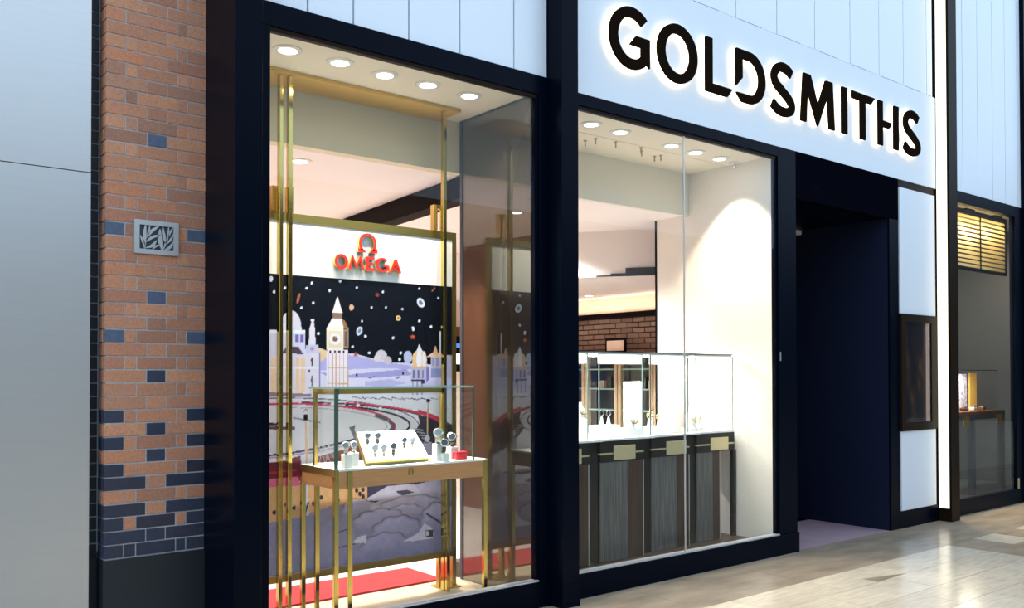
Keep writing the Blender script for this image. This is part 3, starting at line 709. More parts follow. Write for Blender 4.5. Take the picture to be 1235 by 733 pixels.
# ice rink and race track
T = lambda x, y: (325+x/4.582, 440+y/4.582)
fill([T(-120, 165), T(1010, 165), T(1010, 640), T(-120, 700)], (222, 222, 230))
fill([T(x, y) for x, y in ((-120, 150), (60, 152), (230, 160), (230, 175), (-120, 178))], (140, 120, 130))
for k in range(26): line([T(460+k*18, 176+(k % 3)*4+k*.3), T(480+k*18, 178+(k % 4)*4+k*.3)], 1.1, ((66, 58, 70), (150, 120, 135), (120, 116, 130))[k % 3])
def ring(cx, cy, rx, ry, a0, a1, wd, c): line([T(cx+rx*math.cos(t), cy+ry*math.sin(t)) for t in np.linspace(a0, a1, 40)], wd, c)
fill([T(cx, cy) for cx, cy in [(120+700*math.cos(t), 340+150*math.sin(t)) for t in np.linspace(0, 6.28, 60)]], (206, 205, 210))
ring(120, 335, 705, 152, -1.75, .75, 1.5, (110, 105, 120))
fill([T(x, y) for x, y in ((800, 380), (830, 320), (820, 275), (950, 300), (1010, 330), (1010, 520), (880, 470))], (46, 44, 56))
for k in range(5): line([T(800+k*14, 352+k*17), T(850+k*12, 362+k*17)], 1.5, (150, 145, 160))
ring(120, 332, 830, 128, -1.2, .05, 3.2, (205, 60, 92)); ring(120, 338, 850, 150, -.6, .05, 3, (190, 50, 80)); ring(120, 328, 780, 122, -1.5, -.3, 1.6, (60, 56, 66))
ring(120, 332, 655, 118, -1.1, .25, 2.4, (44, 40, 50))
ring(120, 330, 560, 116, -1.9, -.05, 2.4, (190, 62, 92)); ring(120, 338, 562, 108, -.6, .55, 4.4, (84, 76, 86)); ring(120, 340, 572, 108, -.2, .52, 3.0, (128, 52, 58)); ring(120, 336, 530, 100, -1.6, .5, .8, (140, 136, 146))
for x, y in ((350, 216), (490, 224), (612, 240), (700, 258), (800, 246)): rect(*T(x-9, y-8), *T(x+9, y+8), (230, 230, 236))
line([T(-20, 350), T(60, 348), T(140, 350)], 4, (92, 62, 76)); line([T(-20, 325), T(60, 330)], 3.4, (60, 50, 58))
line([T(130, 292), T(280, 318)], 2.2, (140, 136, 148))
line([T(-40, 505), T(120, 486), T(260, 462), T(420, 425), T(520, 395)], 2.6, (52, 46, 66)); line([T(-40, 520), T(260, 480), T(420, 445)], 2.0, (160, 150, 190))
fill([T(x, y) for x, y in ((270, 505), (420, 465), (480, 400), (560, 560), (250, 560))], (126, 58, 54)); fill([T(x, y) for x, y in ((-120, 545), (60, 535), (170, 500), (180, 560), (180, 640), (-120, 650))], (104, 22, 40))
line([T(-120, 610), T(150, 580)], 2.5, (150, 40, 60)); line([T(-120, 640), T(170, 622)], 3.0, (44, 30, 40))
fill([T(440, 345), T(475, 330), T(470, 360), T(500, 430), T(485, 450)], (96, 92, 108))
line([T(200, 268), T(206, 560)], 3, (206, 178, 150)); rect(*T(187, 272), *T(213, 306), (24, 22, 26)); line([T(190, 262), T(198, 245)], 1, (70, 70, 90)); line([T(210, 262), T(204, 245)], 1, (70, 70, 90))
line([T(876, 200), T(872, 400)], 1.5, (190, 165, 120)); rect(*T(868, 188), *T(886, 208), (34, 32, 40)); ell(*T(872, 405), 3.2, 4, (190, 188, 205)); fill([T(850, 430), T(895, 430), T(905, 500), T(850, 500)], (146, 144, 170))
for k in range(3): line([T(240+k*36, 540), T(268+k*30, 440), T(310+k*30, 545)], .9, (205, 195, 205))
# lower part: crate and snow mounds
U = lambda x, y: (325+x/4.236, 560+y/4.236)
fill([U(-200, 100), U(1000, 60), U(1000, 900), U(-200, 900)], (136, 136, 168))
fill([U(-200, 90), U(150, 62), U(150, 120), U(-200, 170)], (206, 96, 132))
fill([U(-200, 130), U(0, 115), U(500, 95), U(500, 190), U(300, 215), U(150, 270), U(-200, 330)], (206, 164, 116))
for x, y in ((445, 132), (478, 128), (462, 150), (478, 163), (265, 168), (225, 200), (350, 180), (125, 222), (85, 205), (25, 245)): ell(*U(x, y), 2.3, 2.9, (46, 40, 60))
line([U(352, 130), U(352, 200)], 1.8, (60, 54, 70)); line([U(185, 105), U(190, 260)], 6, (196, 196, 218)); line([U(180, 260), U(200, 190)], 2, (40, 38, 54))
fill([U(500, 100), U(640, 92), U(760, 80), U(870, 70), U(870, 120), U(620, 140), U(540, 190), U(500, 190)], (56, 54, 84))
fill([U(500, 172), U(600, 112), U(700, 100), U(790, 105), U(860, 150), U(870, 240), U(620, 260), U(500, 230)], (186, 186, 210)); fill([U(640, 138), U(700, 128), U(740, 142), U(680, 158)], (66, 62, 88)); fill([U(740, 105), U(870, 70), U(900, 200), U(800, 170)], (172, 172, 202))
fill([U(500, 185), U(560, 185), U(540, 196)], (50, 46, 70))
rng = np.random.RandomState(4)
def mound(x, y, rx, ry, c):
    (cx, cz), (ex_, _), (_, ez_) = q(*U(x, y)), q(*U(x+rx, y)), q(*U(x, y-ry))
    X_, Z_ = (XX-cx)/abs(ex_-cx), (ZZ-cz)/abs(ez_-cz); wob = 1+.05*np.sin(9*np.arctan2(Z_, X_)+x)
    d2 = (X_**2+Z_**2)/wob**2; m_ = np.clip((1-d2)*3.2, 0, 1)[..., None]*np.where(Z_ < 0, np.clip(1+Z_*.9, 0, 1), 1)[..., None]
    sh = (1.12+.42*np.clip(Z_, -1, 1)-.10*np.clip(X_, -1, 1))[..., None]
    img[:] = img*(1-m_)+m_*s2l(c)*sh
    rim = np.exp(-((d2-1.08)/.10)**2)*np.clip(Z_*1.6, 0, 1)
    img[:] = img*(1-.55*rim[..., None])
mound(450, 230, 75, 55, (152, 152, 182)); mound(720, 215, 150, 55, (162, 162, 190)); mound(690, 245, 90, 40, (158, 158, 188)); mound(560, 290, 130, 60, (150, 150, 182)); mound(870, 270, 90, 78, (154, 154, 182))
mound(650, 340, 120, 75, (144, 144, 176)); mound(590, 420, 120, 70, (132, 132, 166))
line([U(800, 250), U(880, 300)], 2.5, (60, 58, 84))
fill([U(425, 400), U(450, 372), U(495, 358), U(495, 402)], (206, 206, 222)); fill([U(675, 397), U(760, 350), U(790, 300), U(822, 318), U(845, 352), U(836, 376)], (204, 204, 220)); rect(*U(797, 334), *U(838, 372), (60, 58, 70)); rect(*U(802, 340), *U(812, 364), (205, 205, 220))
line([U(340, 350), U(400, 330)], 1.5, (80, 78, 104)); line([U(350, 425), U(440, 405)], 1.5, (82, 80, 108))
nn = rng.rand(nz, nx); nn2 = np.kron(rng.rand(nz//8+1, nx//8+1), np.ones((8, 8)))[:nz, :nx]
low = np.clip((1.02-ZZ)/.1, 0, 1)[..., None]
img *= 1+(.16*(nn[..., None]-.5)+.12*(nn2[..., None]-.5))*(.35+.65*low)
img = np.clip(img*np.array([.96, .975, 1.12]), 0, 1)
me = bpy.data.meshes.new('poster_print')
V = np.stack([XX.ravel(), np.full(XX.size, QY), ZZ.ravel()], 1); org = np.array([(GX0+GX1)/2, QY, GZ0])
ii = (np.arange(nz-1)[:, None]*nx + np.arange(nx-1)).ravel()
quads = np.stack([ii, ii+1, ii+1+nx, ii+nx], 1)
me.vertices.add(len(V)); me.vertices.foreach_set('co', (V-org).astype(np.float32).ravel())
me.loops.add(quads.size); me.loops.foreach_set('vertex_index', quads.astype(np.int32).ravel())
me.polygons.add(len(quads)); me.polygons.foreach_set('loop_start', np.arange(0, quads.size, 4, dtype=np.int32))
me.update(calc_edges=True)
ca = me.color_attributes.new('ink', 'FLOAT_COLOR', 'POINT')
ca.data.foreach_set('color', np.concatenate([img.reshape(-1, 3), np.ones((XX.size, 1))], 1).astype(np.float32).ravel())
pm = mat('poster_ink', (1, 1, 1), .25); at = pm.node_tree.nodes.new('ShaderNodeAttribute'); at.attribute_name = 'ink'
pm.node_tree.links.new(at.outputs['Color'], pm.node_tree.nodes['Principled BSDF'].inputs['Base Color'])
me.materials.append(pm)
po = bpy.data.objects.new('poster_print', me); COL.objects.link(po); po.parent = st; po.location = Vector(org) - wpos(st)
obj('poster_board', B(GX0, GX1, QY+.002, PFY+.03, GZ0, GZ1), 'slate', st)
# raised red letters on the header
RY0, RY1 = 5.396, 5.424
R_ = lambda x, y: (lambda p: (p[0], p[2]))(onY(390+x/8.627, 260+y/8.627, RY0))
def red_letter(name, fn):
    bm = NB(); fn(bm); obj(name, bm, ['redface', 'gold'], st)
Mx = dict(mi=0, side_mi=1)
xl, zl0 = R_(110, 540); xr, _ = R_(815, 540)
def band(x0p, x1p, yt, yb):   # letter box: left, right, base and cap height on the sign plane
    return R_(x0p, yb)[0], R_(x1p, yb)[0]
zcap = R_(305, 412)[1]; zbase = R_(270, 556)[1]; hh = zcap-zbase; sw_ = .021
xa, xb = band(118, 258, 400, 550)
red_letter('letter', lambda bm: strip(bm, arc((xa+xb)/2, zbase+hh/2, (xb-xa)/2, hh*.53, 0, 360, 32)[:-1], arc((xa+xb)/2, zbase+hh/2, (xb-xa)/2-sw_, hh*.53-.018, 0, 360, 32)[:-1], RY0, RY1, True, **Mx))
xa, xb = band(262, 428, 0, 555); w_ = xb-xa; q4 = sw_
red_letter('letter', lambda bm: prism(bm, [(xa, zbase), (xa+w_*.20, zcap), (xa+w_*.29, zcap), (xa+w_*.5, zbase+hh*.38), (xa+w_*.71, zcap), (xa+w_*.80, zcap), (xb, zbase), (xb-q4, zbase), (xb-w_*.27, zbase+hh*.72), (xa+w_*.5, zbase+hh*.06), (xa+w_*.27, zbase+hh*.72), (xa+q4, zbase)], RY0, RY1, **Mx))
xa, xb = band(445, 533, 0, 570); t_ = .018
red_letter('letter', lambda bm: prism(bm, [(xa, zbase), (xa, zcap), (xb, zcap), (xb, zcap-t_), (xa+sw_, zcap-t_), (xa+sw_, zbase+hh/2+t_/2), (xb-.012, zbase+hh/2+t_/2), (xb-.012, zbase+hh/2-t_/2), (xa+sw_, zbase+hh/2-t_/2), (xa+sw_, zbase+t_), (xb, zbase+t_), (xb, zbase)], RY0, RY1, **Mx))
xa, xb = band(545, 688, 0, 580); cxg, rg = (xa+xb)/2, (xb-xa)/2
def g_letter(bm):
    strip(bm, arc(cxg, zbase+hh/2, rg, hh*.53, 42, 318, 28), arc(cxg, zbase+hh/2, rg-sw_, hh*.53-.018, 42, 318, 28), RY0, RY1, **Mx)
    prism(bm, [(cxg+.01, zbase+hh*.5), (xb, zbase+hh*.5), (xb, zbase+hh*.12), (xb-sw_, zbase+hh*.12), (xb-sw_, zbase+hh*.36), (cxg+.01, zbase+hh*.36)], RY0, RY1, **Mx)
red_letter('letter', g_letter)
xa, xb = band(690, 815, 0, 595); w_ = xb-xa
def a_letter(bm):
    prism(bm, [(xa, zbase), (xa+w_*.42, zcap), (xa+w_*.60, zcap), (xb, zbase), (xb-.024, zbase), (xa+w_*.5, zcap-.035), (xa+.020, zbase)], RY0, RY1, **Mx)
    prism(bm, [(xa+w_*.26, zbase+hh*.22), (xa+w_*.74, zbase+hh*.22), (xa+w_*.70, zbase+hh*.38), (xa+w_*.30, zbase+hh*.38)], RY0, RY1, **Mx)
red_letter('letter', a_letter)
xa, xb = R_(362, 380)[0], R_(565, 385)[0]; zo0 = R_(450, 385)[1]; zo1 = R_(455, 182)[1]; cxo = (xa+xb)/2; rO = (xb-xa)*.46; czo = zo1-rO*1.02
def omega(bm, y0=RY0, y1=RY1, s=1.0):
    strip(bm, arc(cxo, czo, rO, rO*1.02, -52, 232, 36), arc(cxo, czo, rO*.70, rO*.82, -56, 236, 36), y0, y1, **Mx)
    for sgn in (-1, 1):
        u = lambda k: cxo+sgn*k*(xb-xa)/2
        prism(bm, [(u(.16), zo0), (u(1.0), zo0), (u(1.0), zo0+.035), (u(.92), zo0+.024), (u(.50), zo0+.026), (u(.56), czo-rO*.80), (u(.34), czo-rO*.62)], y0, y1, **Mx)
red_letter('emblem', omega)

# ================================================================== watch table
TY0, TY1 = 4.86, 5.33
TX0, TX1 = 2.543, 3.695
TZ = 1.026
tb = thing('watch_table', 'pale oak table with brass legs standing in the left window', 'table', ((TX0+TX1)/2, (TY0+TY1)/2, .04))
tp = obj('tabletop', B(TX0, TX1, TY0, TY1, TZ-.012, TZ), 'white', tb)
obj('apron', B(TX0+.004, TX1-.028, TY0+.004, TY1-.004, TZ-.118, TZ-.012), 'wood', tb)
obj('end_trim', B(TX0-.004, TX0+.003, TY0+.002, TY1-.002, TZ-.042, TZ+.001), 'brassdark', tb)
L2 = onY(422, 600, TY0)[0]; L3 = onY(382.5, 600, TY1-.02)[0]
for (x0_, x1_, y0_, y1_, z1_) in ((TX0-.001, TX0+.027, TY0-.001, TY0+.027, TZ-.001), (L2-.015, L2+.015, TY0-.008, TY0+.003, TZ-.012), (TX0-.001, TX0+.027, TY1-.027, TY1+.001, TZ-.001),
                                  (L3-.014, L3+.014, TY1-.03, TY1-.004, TZ-.118), (TX1-.027, TX1+.001, TY0-.001, TY0+.027, TZ-.001), (TX1-.027, TX1+.001, TY1-.027, TY1+.001, TZ-.001)):
    obj('leg', B(x0_, x1_, y0_, y1_, .04, z1_), 'brasspol', tb, bevel=.001)
# small omega inlay on the apron
ex, _, ez = onY(496, 569.5, TY0)
bm = NB(); strip(bm, arc(ex, ez+.006, .019, .021, -55, 235, 20), arc(ex, ez+.006, .012, .015, -55, 235, 20), TY0-.0005, TY0+.006)
for sgn in (-1, 1): box(bm, *sorted((ex+sgn*.006, ex+sgn*.02)), TY0-.0005, TY0+.006, ez-.016, ez-.011)
obj('emblem', bm, 'brassdark', tb)
# glass showcase on the table
CX0, CX1, CY0, CY1, CZ = 2.547, 3.589, 4.866, 5.219, 1.516
gc = thing('glass_showcase', 'clear glass showcase with brass edging standing on the oak table', 'showcase', ((CX0+CX1)/2, (CY0+CY1)/2, TZ))
g8 = .006
obj('pane', B(CX0, CX1, CY0, CY0+g8, TZ, CZ), 'caseglass', gc)
obj('pane', B(CX0, CX1, CY1-g8, CY1, TZ, CZ), 'caseglass', gc)
obj('pane', B(CX0, CX0+g8, CY0+g8, CY1-g8, TZ, CZ), 'caseglass', gc)
obj('pane', B(CX1-g8, CX1, CY0+g8, CY1-g8, TZ, CZ), 'caseglass', gc)
obj('top_pane', B(CX0, CX1, CY0, CY1, CZ, CZ+.008), 'caseglass', gc)
bm = NB()
for yy in (CY0, CY1-.004): box(bm, CX0, CX1, yy-.001, yy+.004, CZ-.002, CZ+.009)
for xx in (CX0, CX1-.004): box(bm, xx-.001, xx+.004, CY0, CY1, CZ-.002, CZ+.009)
obj('polished_edge', bm, 'aqua', gc)
obj('corner', B(CX0-.002, CX0+.022, CY0-.002, CY0+.010, TZ, CZ), 'glassedge', gc)
obj('corner', B(CX1-.010, CX1+.002, CY0-.002, CY0+.006, TZ, CZ), 'glassedge', gc)
obj('brass_rail', B(CX0+.02, CX1-.03, CY1-.045, CY1-.015, CZ-.04, CZ-.002), 'brass', gc)
obj('brass_rail', B(CX0+.008, CX0+.04, CY0+.02, CY1-.045, CZ-.034, CZ-.002), 'gold', gc)
obj('brass_post', B(CX1-.055, CX1-.03, CY1-.045, CY1-.02, TZ, CZ-.002), 'brass', gc)
obj('brass_post', B(CX0+.02, CX0+.04, CY1-.045, CY1-.02, TZ, CZ-.04), 'brassdark', gc)
light('case_lamp', 'AREA', ((CX0+CX1)/2, CY1-.05, CZ-.05), 42, (1, .9, .74), .95, rot=(math.radians(-20), 0, 0), size_y=.03, spread=1.7)
# tilted display board
bx0 = onY(443, 562, 4.9461)[0]; bx1 = onY(517, 553, 4.9461)[0]; bt0 = onY(432, 521, 5.1661)[0]; bt1 = onY(499, 518, 5.1661)[0]
zt_ = onY(465, 520, 5.1661)[2]
db = thing('display_board', 'tilted white display board with a gold edge inside the glass showcase', 'display board', ((bx0+bx1)/2, 5.0226, TZ))
zf0 = TZ+.030
def board_pt(u, v, lift=0):
    x = (bx0+(bx1-bx0)*u)*(1-v)+(bt0+(bt1-bt0)*u)*v
    y = 4.9461+(5.1661-4.9461)*v; z_ = zf0+(zt_-zf0)*v
    n_ = Vector((0, -(zt_-zf0), .23)).normalized()
    return Vector((x, y, z_))+n_*lift
def slab(bm, u0, u1, v0, v1, l0, l1):
    v_ = [bm.verts.new(board_pt(u, v, l)) for l in (l0, l1) for v in (v0, v1) for u in (u0, u1)]
    for f in ((0, 2, 3, 1), (4, 5, 7, 6), (0, 1, 5, 4), (2, 6, 7, 3), (0, 4, 6, 2), (1, 3, 7, 5)): bm.faces.new([v_[i] for i in f])
    return bm
obj('board', slab(NB(), 0, 1, .0, 1, -.02, 0), 'white', db)
obj('gold_edge', slab(NB(), 0, 1, -.055, -.002, -.022, .003), 'gold', db)
obj('gold_side', slab(NB(), -.022, -.001, -.055, 1, -.03, .002), 'brassdark', db)
obj('rest', prism(NB(), [(4.9557, TZ), (5.1566, TZ), (5.1566, zt_-.04), (4.9557, zf0-.006)], bx0+.10, bx1-.10, 'x'), 'white', db)
em = obj('emblem', slab(NB(), .40, .52, .55, .95, .0003, .0012), mat('cream_print', (.86, .74, .52), .5), db)
# watches
def make_watch(label, strap_m, dial_m, case_m):
    t = thing('wristwatch', label, 'watch', (0, 0, 0), 'watches in the glass showcase')
    bm = NB(); n = 20   # strap loop standing on edge
    L = [(.021*math.cos(a), .024+.024*math.sin(a)) for a in np.linspace(0, 2*math.pi, n, endpoint=False)]
    Ri = [(.0185*math.cos(a), .024+.0215*math.sin(a)) for a in np.linspace(0, 2*math.pi, n, endpoint=False)]
    strip(bm, L, Ri, -.009, .009, True)
    bmesh.ops.rotate(bm, verts=bm.verts, cent=(0, 0, 0), matrix=Matrix.Rotation(math.pi/2, 3, 'Z'))
    obj('strap', bm, strap_m, t)
    bm = NB(); lathe(bm, [(.017, 0), (.019, .002), (.019, .007), (.016, .009)], 0, 0, 0, 18)
    bmesh.ops.rotate(bm, verts=bm.verts, cent=(0, 0, 0), matrix=Matrix.Rotation(math.radians(62), 3, 'X'))
    bmesh.ops.translate(bm, verts=bm.verts, vec=(0, -.017, .040))
    cs = obj('case', bm, case_m, t)
    bm = NB(); lathe(bm, [(.0145, .0085), (.0145, .0098)], 0, 0, 0, 18)
    bmesh.ops.rotate(bm, verts=bm.verts, cent=(0, 0, 0), matrix=Matrix.Rotation(math.radians(62), 3, 'X'))
    bmesh.ops.translate(bm, verts=bm.verts, vec=(0, -.017, .040))
    obj('dial', bm, dial_m, cs)
    bm = NB(); box(bm, .018, .023, -.0225, -.0165, .040, .046); obj('crown', bm, case_m, cs)
    return t
wd = make_watch('dark-strapped watch, left of the upper pair on the tilted white board', 'strap', 'dial', 'silver')
ws = make_watch('steel bracelet watch, first of the lower three on the tilted white board', 'silver', 'greydial', 'silver')
def put(w_, p, label=None, first=False, s=1.0, rz=0):
    if not first: w_ = dup(w_, p, label)
    else: w_.location = p
    w_.scale = (s, s, s); w_.rotation_euler = (0, 0, rz); return w_
def bl(px, py):   # pixel on the tilted board -> (u,v) solved on the board plane
    n_ = Vector((0, -(zt_-zf0), .23)).normalized(); r = Vector(_ray(px, py)); o_ = Vector((0, 0, EYE)); c = board_pt(0, 0)
    t = (c-o_).dot(n_)/r.dot(n_); return o_+r*t
ring_h = .001
put(wd, bl(443, 535)+Vector((0, -.004, .003)), first=True, s=1.25, rz=-.5)
put(wd, bl(455, 535)+Vector((0, -.004, .003)), 'dark-strapped watch, right of the upper pair on the tilted white board', s=1.25, rz=-.5)
put(ws, bl(452, 549)+Vector((0, -.004, .003)), first=True, s=1.2, rz=-.5)
put(ws, bl(462.5, 548.5)+Vector((0, -.004, .003)), 'steel bracelet watch, middle of the lower three on the tilted white board', s=1.2, rz=-.5)
put(wd, bl(474, 548)+Vector((0, -.004, .003)), 'dark-strapped watch, last of the lower three on the tilted white board', s=1.3, rz=-.5)
put(wd, bl(487, 539.5)+Vector((0, -.004, .003)), 'dark-strapped watch, left of the right-hand pair on the tilted board', s=1.15, rz=-.5)
put(ws, bl(497, 539)+Vector((0, -.004, .003)), 'pale watch, right of the right-hand pair on the tilted board', s=1.15, rz=-.5)
def cube_stand(px, py, w_, h, y, label):
    x, _, _ = onY(px, py, y)
    o = obj('cube_stand', B(x-w_/2, x+w_/2, y-w_/2, y+w_/2, TZ, TZ+h), 'white', bevel=.003)
    return tag(o, label, 'display stand', 'white cube stands in the glass showcase'), x
_, x = cube_stand(418.5, 550, .055, .085, 4.9365, 'small white cube stand carrying a steel watch left of the tilted board'); put(ws, (x-.008, 4.9318, TZ+.086), 'steel watch on the white cube left of the tilted board', s=1.3, rz=-.6)
_, x = cube_stand(426.5, 548, .05, .085, 5.0083, 'small white cube stand half hidden behind the left steel watch'); put(ws, (x, 5.0083, TZ+.086), 'pale watch behind the steel watch on the left cubes', s=1.2, rz=-.4)
_, x = cube_stand(528, 545, .055, .115, 4.9461, 'tall white cube stand carrying a bracelet watch right of the tilted board'); put(ws, (x, 4.9461, TZ+.116), 'large steel bracelet watch on the tall cube right of the tilted board', s=1.75, rz=-.5)
_, x = cube_stand(535.5, 546, .05, .055, 4.9200, 'low white cube in front of the tall cube stand'); put(wd, (x-.005, 4.9200, TZ+.056), 'dark-dialled watch on the low front cube right of the board', s=1.6, rz=-.4)
_, x = cube_stand(545, 543, .06, .085, 5.0035, 'white cube stand next to the small red box'); put(wd, (x, 5.0035, TZ+.086), 'dark-strapped watch on the cube next to the small red box', s=1.6, rz=-.6)
rx_, _, _ = onY(555, 549, 4.9461)
rb = thing('red_box', 'small red leather box on the showcase floor beside the white cubes', 'box', (rx_, 4.9461, TZ))
obj('body', B(rx_-.045, rx_+.045, 4.9270, 4.9748, TZ, TZ+.040), 'redbox', rb, bevel=.002); obj('lid', B(rx_-.046, rx_+.046, 4.9260, 4.9758, TZ+.040, TZ+.052), 'redbox', rb, bevel=.002)

# ================================================================== jewellery counter
KY0, KY1 = 5.12, 5.62
kx = lambda px: onY(px, 520, KY0)[0]
KZ = onY(884, 520, KY0)[2]; KT = onY(884, 427.5, KY0)[2]
FZ = .115
units = [(None, 710, 'leftmost dark counter unit with glass case, half hidden by the black post'), (723, 776, 'dark counter unit with glass case behind the left tall white card'),
         (785, 831, 'dark counter unit with glass case at the shop window glass joint'), (840, 885, 'dark counter unit with glass case and open leg by the pale wall')]
stripz = KZ-.105
for i, (a, b, lab) in enumerate(units):
    F = (5.01, 5.045, 5.085, 5.12)[i]                       # the units step forward towards the left
    ux = lambda px: onY(px, 520, F)[0]
    xa = 4.16 if a is None else ux(a); xb = ux(b)
    nxt = onY(units[i+1][0], 520, (5.01, 5.045, 5.085, 5.12)[i+1])[0] if i < 3 else xb
    u = thing('counter_unit', lab, 'counter', ((xa+xb)/2, F, FZ), 'dark jewellery counter units')
    body_r = xb if i < 3 else ux(868)
    split = {0: xb-.10, 1: ux(757), 2: ux(816), 3: body_r-.10}[i]
    obj('body', B(xa, body_r, F+.012, KY1, FZ, KZ-.17), 'veneer2', u)
    obj('grey_reflection', B(xa+.004, split-.002, F, F+.011, FZ+.004, KZ-.172), 'veneer', u)  # grey band paints a reflection onto the dark veneer front
    obj('brown_reflection', B(split, body_r-.006, F, F+.011, FZ+.004, KZ-.172), 'brownsheen', u)  # brown band, likewise a reflection put into the colour
    obj('edge_strip', B(body_r-.005, body_r, F-.003, F+.011, FZ, KZ-.17), 'sillm', u)
    obj('drawer_front', B(xa, xb, F-.006, KY1, KZ-.17, KZ-.112), 'veneer2', u)
    obj('inlay', B(xa, xb, F-.004, KY1, KZ-.112, KZ-.098), 'plate', u)
    obj('top_rail', B(xa, xb, F-.006, KY1, KZ-.098, KZ-.004), 'veneer2', u)
    obj('deck', B(xa, nxt-.002 if i < 3 else nxt, F-.008, KY1, KZ-.004, KZ+.012), 'white', u)
    if i < 3: obj('pilaster', B(xb+.002, nxt-.004, F+.05, KY1, FZ, KZ-.006), 'veneer2', u)
    else:
        obj('leg', B(ux(884.2), ux(887.5), F, F+.04, FZ, KZ-.17), 'veneer2', u)
        obj('leg', B(ux(884.2), ux(887.5), KY1-.04, KY1, FZ, KZ-.17), 'veneer2', u)
    pc = {0: 693, 1: 752, 2: 814.5, 3: 866.5}[i]; hw = {0: 7, 1: 13, 2: 11.8, 3: 10.5}[i]
    obj('lock_plate', B(ux(pc-hw), ux(pc+hw), F-.014, F-.005, stripz-.055, stripz+.06), 'plate', u, bevel=.001)
    gcase = obj('glass_case', B(xa, xb, F+.01, F+.016, KZ+.012, KT-.02), 'caseglass', u)
    obj('header_strip', B(xa, xb, F+.017, F+.020, KT-.098, KT-.02), 'frost', u)
    obj('case_back', B(xa, xb, KY1-.03, KY1-.024, KZ+.012, KT-.02), 'caseglass', u)
    obj('case_top', B(xa, nxt-.002, F+.022, KY1-.02, KT-.02, KT-.004), 'panel', u)
    obj('case_edge', B(xa, nxt-.002, F+.004, KY1-.02, KT-.004, KT+.002), 'slate', u)
    for xx in ((xb-.004,) if a is None else (xa+.004, xb-.004)):
        obj('glass_fin', B(xx-.004, xx+.004, F+.004, F+.010, KZ+.012, KT-.02), 'aqua' if i < 2 else 'glassedge', u)
    obj('light_panel', B(xa+.01, xb-.01, F+.03, KY1-.05, KT-.024, KT-.0205), 'casele', u)
# contents of the cases
def slab_card(px0, px1, ytop, y, label):
    x0_, x1_ = onY(px0, 500, y)[0], onY(px1, 500, y)[0]; zt2 = onY(px0, ytop, y)[2]
    t = thing('display_card', label, 'card', ((x0_+x1_)/2, y, KZ+.012), 'tall white cards in the jewellery cases')
    obj('card', B(x0_, x1_, y, y+.012, KZ+.012, zt2), 'white', t)
    obj('picture', B(x0_+.07, x1_-.002, y-.0012, y+.001, KZ+.05, KZ+.19), 'pink', t)
slab_card(753, 775.5, 460, 5.36, 'tall white display card with faint pink print, left of two')
slab_card(807, 831, 459, 5.36, 'tall white display card beside the shop window glass joint')
def block(px0, px1, ytop, y, d, label, name='display_block', grp='white display blocks in the jewellery cases'):
    x0_, x1_ = onY(px0, 520, y)[0], onY(px1, 520, y)[0]; z_ = max(onY((px0+px1)/2, ytop, y)[2], KZ+.02)
    return tag(obj(name, B(x0_, x1_, y, y+d, KZ+.012, z_), 'white', bevel=.003), label, 'display block', grp), (x0_+x1_)/2, z_
def ringstand(x, y, z_, s, label, m='silver'):
    t = thing('ring_stand', label, 'jewellery', (x, y, z_), 'rings and bangles in the jewellery cases')
    bm = NB(); lathe(bm, [(.020*s, 0), (.014*s, .02*s), (.008*s, .055*s), (.003*s, .07*s)], x, y, z_, 12); obj('cone', bm, 'white', t, smooth=True)
    bm = NB(); cz = z_+.088*s; strip(bm, arc(x, cz, .024*s, .024*s, 0, 360, 20)[:-1], arc(x, cz, .019*s, .019*s, 0, 360, 20)[:-1], y-.006, y+.006, True); obj('ring', bm, m, t)
def bust(x, y, z_, s, label, m='gold'):
    t = thing('necklace_bust', label, 'jewellery', (x, y, z_), 'necklace busts in the jewellery cases')
    bm = NB(); lathe(bm, [(.05*s, 0), (.052*s, .01*s), (.036*s, .02*s), (.050*s, .06*s), (.055*s, .09*s), (.030*s, .12*s), (.020*s, .15*s), (.022*s, .165*s)], x, y, z_, 16); obj('bust', bm, 'whitem', t, smooth=True)
    bm = NB(); n = 18
    pts_ = [(x+.052*s*math.cos(a), z_+.085*s+.04*s*math.sin(a)) for a in np.linspace(math.pi*.98, 2.02*math.pi, n)]
    strip(bm, *offset(pts_, .004), y-.056*s-.004, y-.050*s); obj('necklace', bm, m, t)
bb, x, z_ = block(724, 748, 513, 5.22, .14, 'low white display block left of the left tall card')
ringstand(x-.05, 5.27, z_, 1.15, 'white ring cone with a dark ring, left one on the low block', 'slate'); ringstand(x+.05, 5.29, z_, 1.1, 'white ring cone with a dark ring, right one on the low block', 'slate')
bb, x, z_ = block(757, 774, 516, 5.18, .10, 'low white display block in front of the left tall card'); bust(x, 5.23, z_, .8, 'white necklace bust with rose chain before the left tall card')
bb, x, z_ = block(786, 799, 514, 5.24, .14, 'low white display block between the two tall cards')
ringstand(x-.06, 5.28, z_, 1.1, 'gold ring on a white cone, first on the block between the cards', 'gold'); ringstand(x, 5.31, z_, 1.25, 'silver ring on a tall white cone between the cards'); ringstand(x+.06, 5.28, z_, .9, 'gold ring on a short white cone between the cards', 'gold')
bb, x, z_ = block(833, 846, 516, 5.22, .12, 'small white display block right of the right tall card'); bust(x, 5.28, z_, 1.1, 'white necklace bust with gold chain right of the right tall card')
bb, x, z_ = block(847, 856, 514, 5.22, .10, 'narrow white display block near the right end of the counter'); ringstand(x, 5.27, z_, .9, 'silver ring on a cone near the right end of the counter')
bb, x, z_ = block(700, 709, 505, 5.24, .12, 'white display block beside the black post'); bust(x, 5.29, z_, .8, 'white necklace bust beside the black post')
xx = onY(816, 512, 5.17)[0]; tag(obj('price_plate', B(xx-.06, xx+.06, 5.16, 5.18, KZ+.012, KZ+.026), 'plate'), 'small dark metal price plate in front of the right tall card', 'plate')
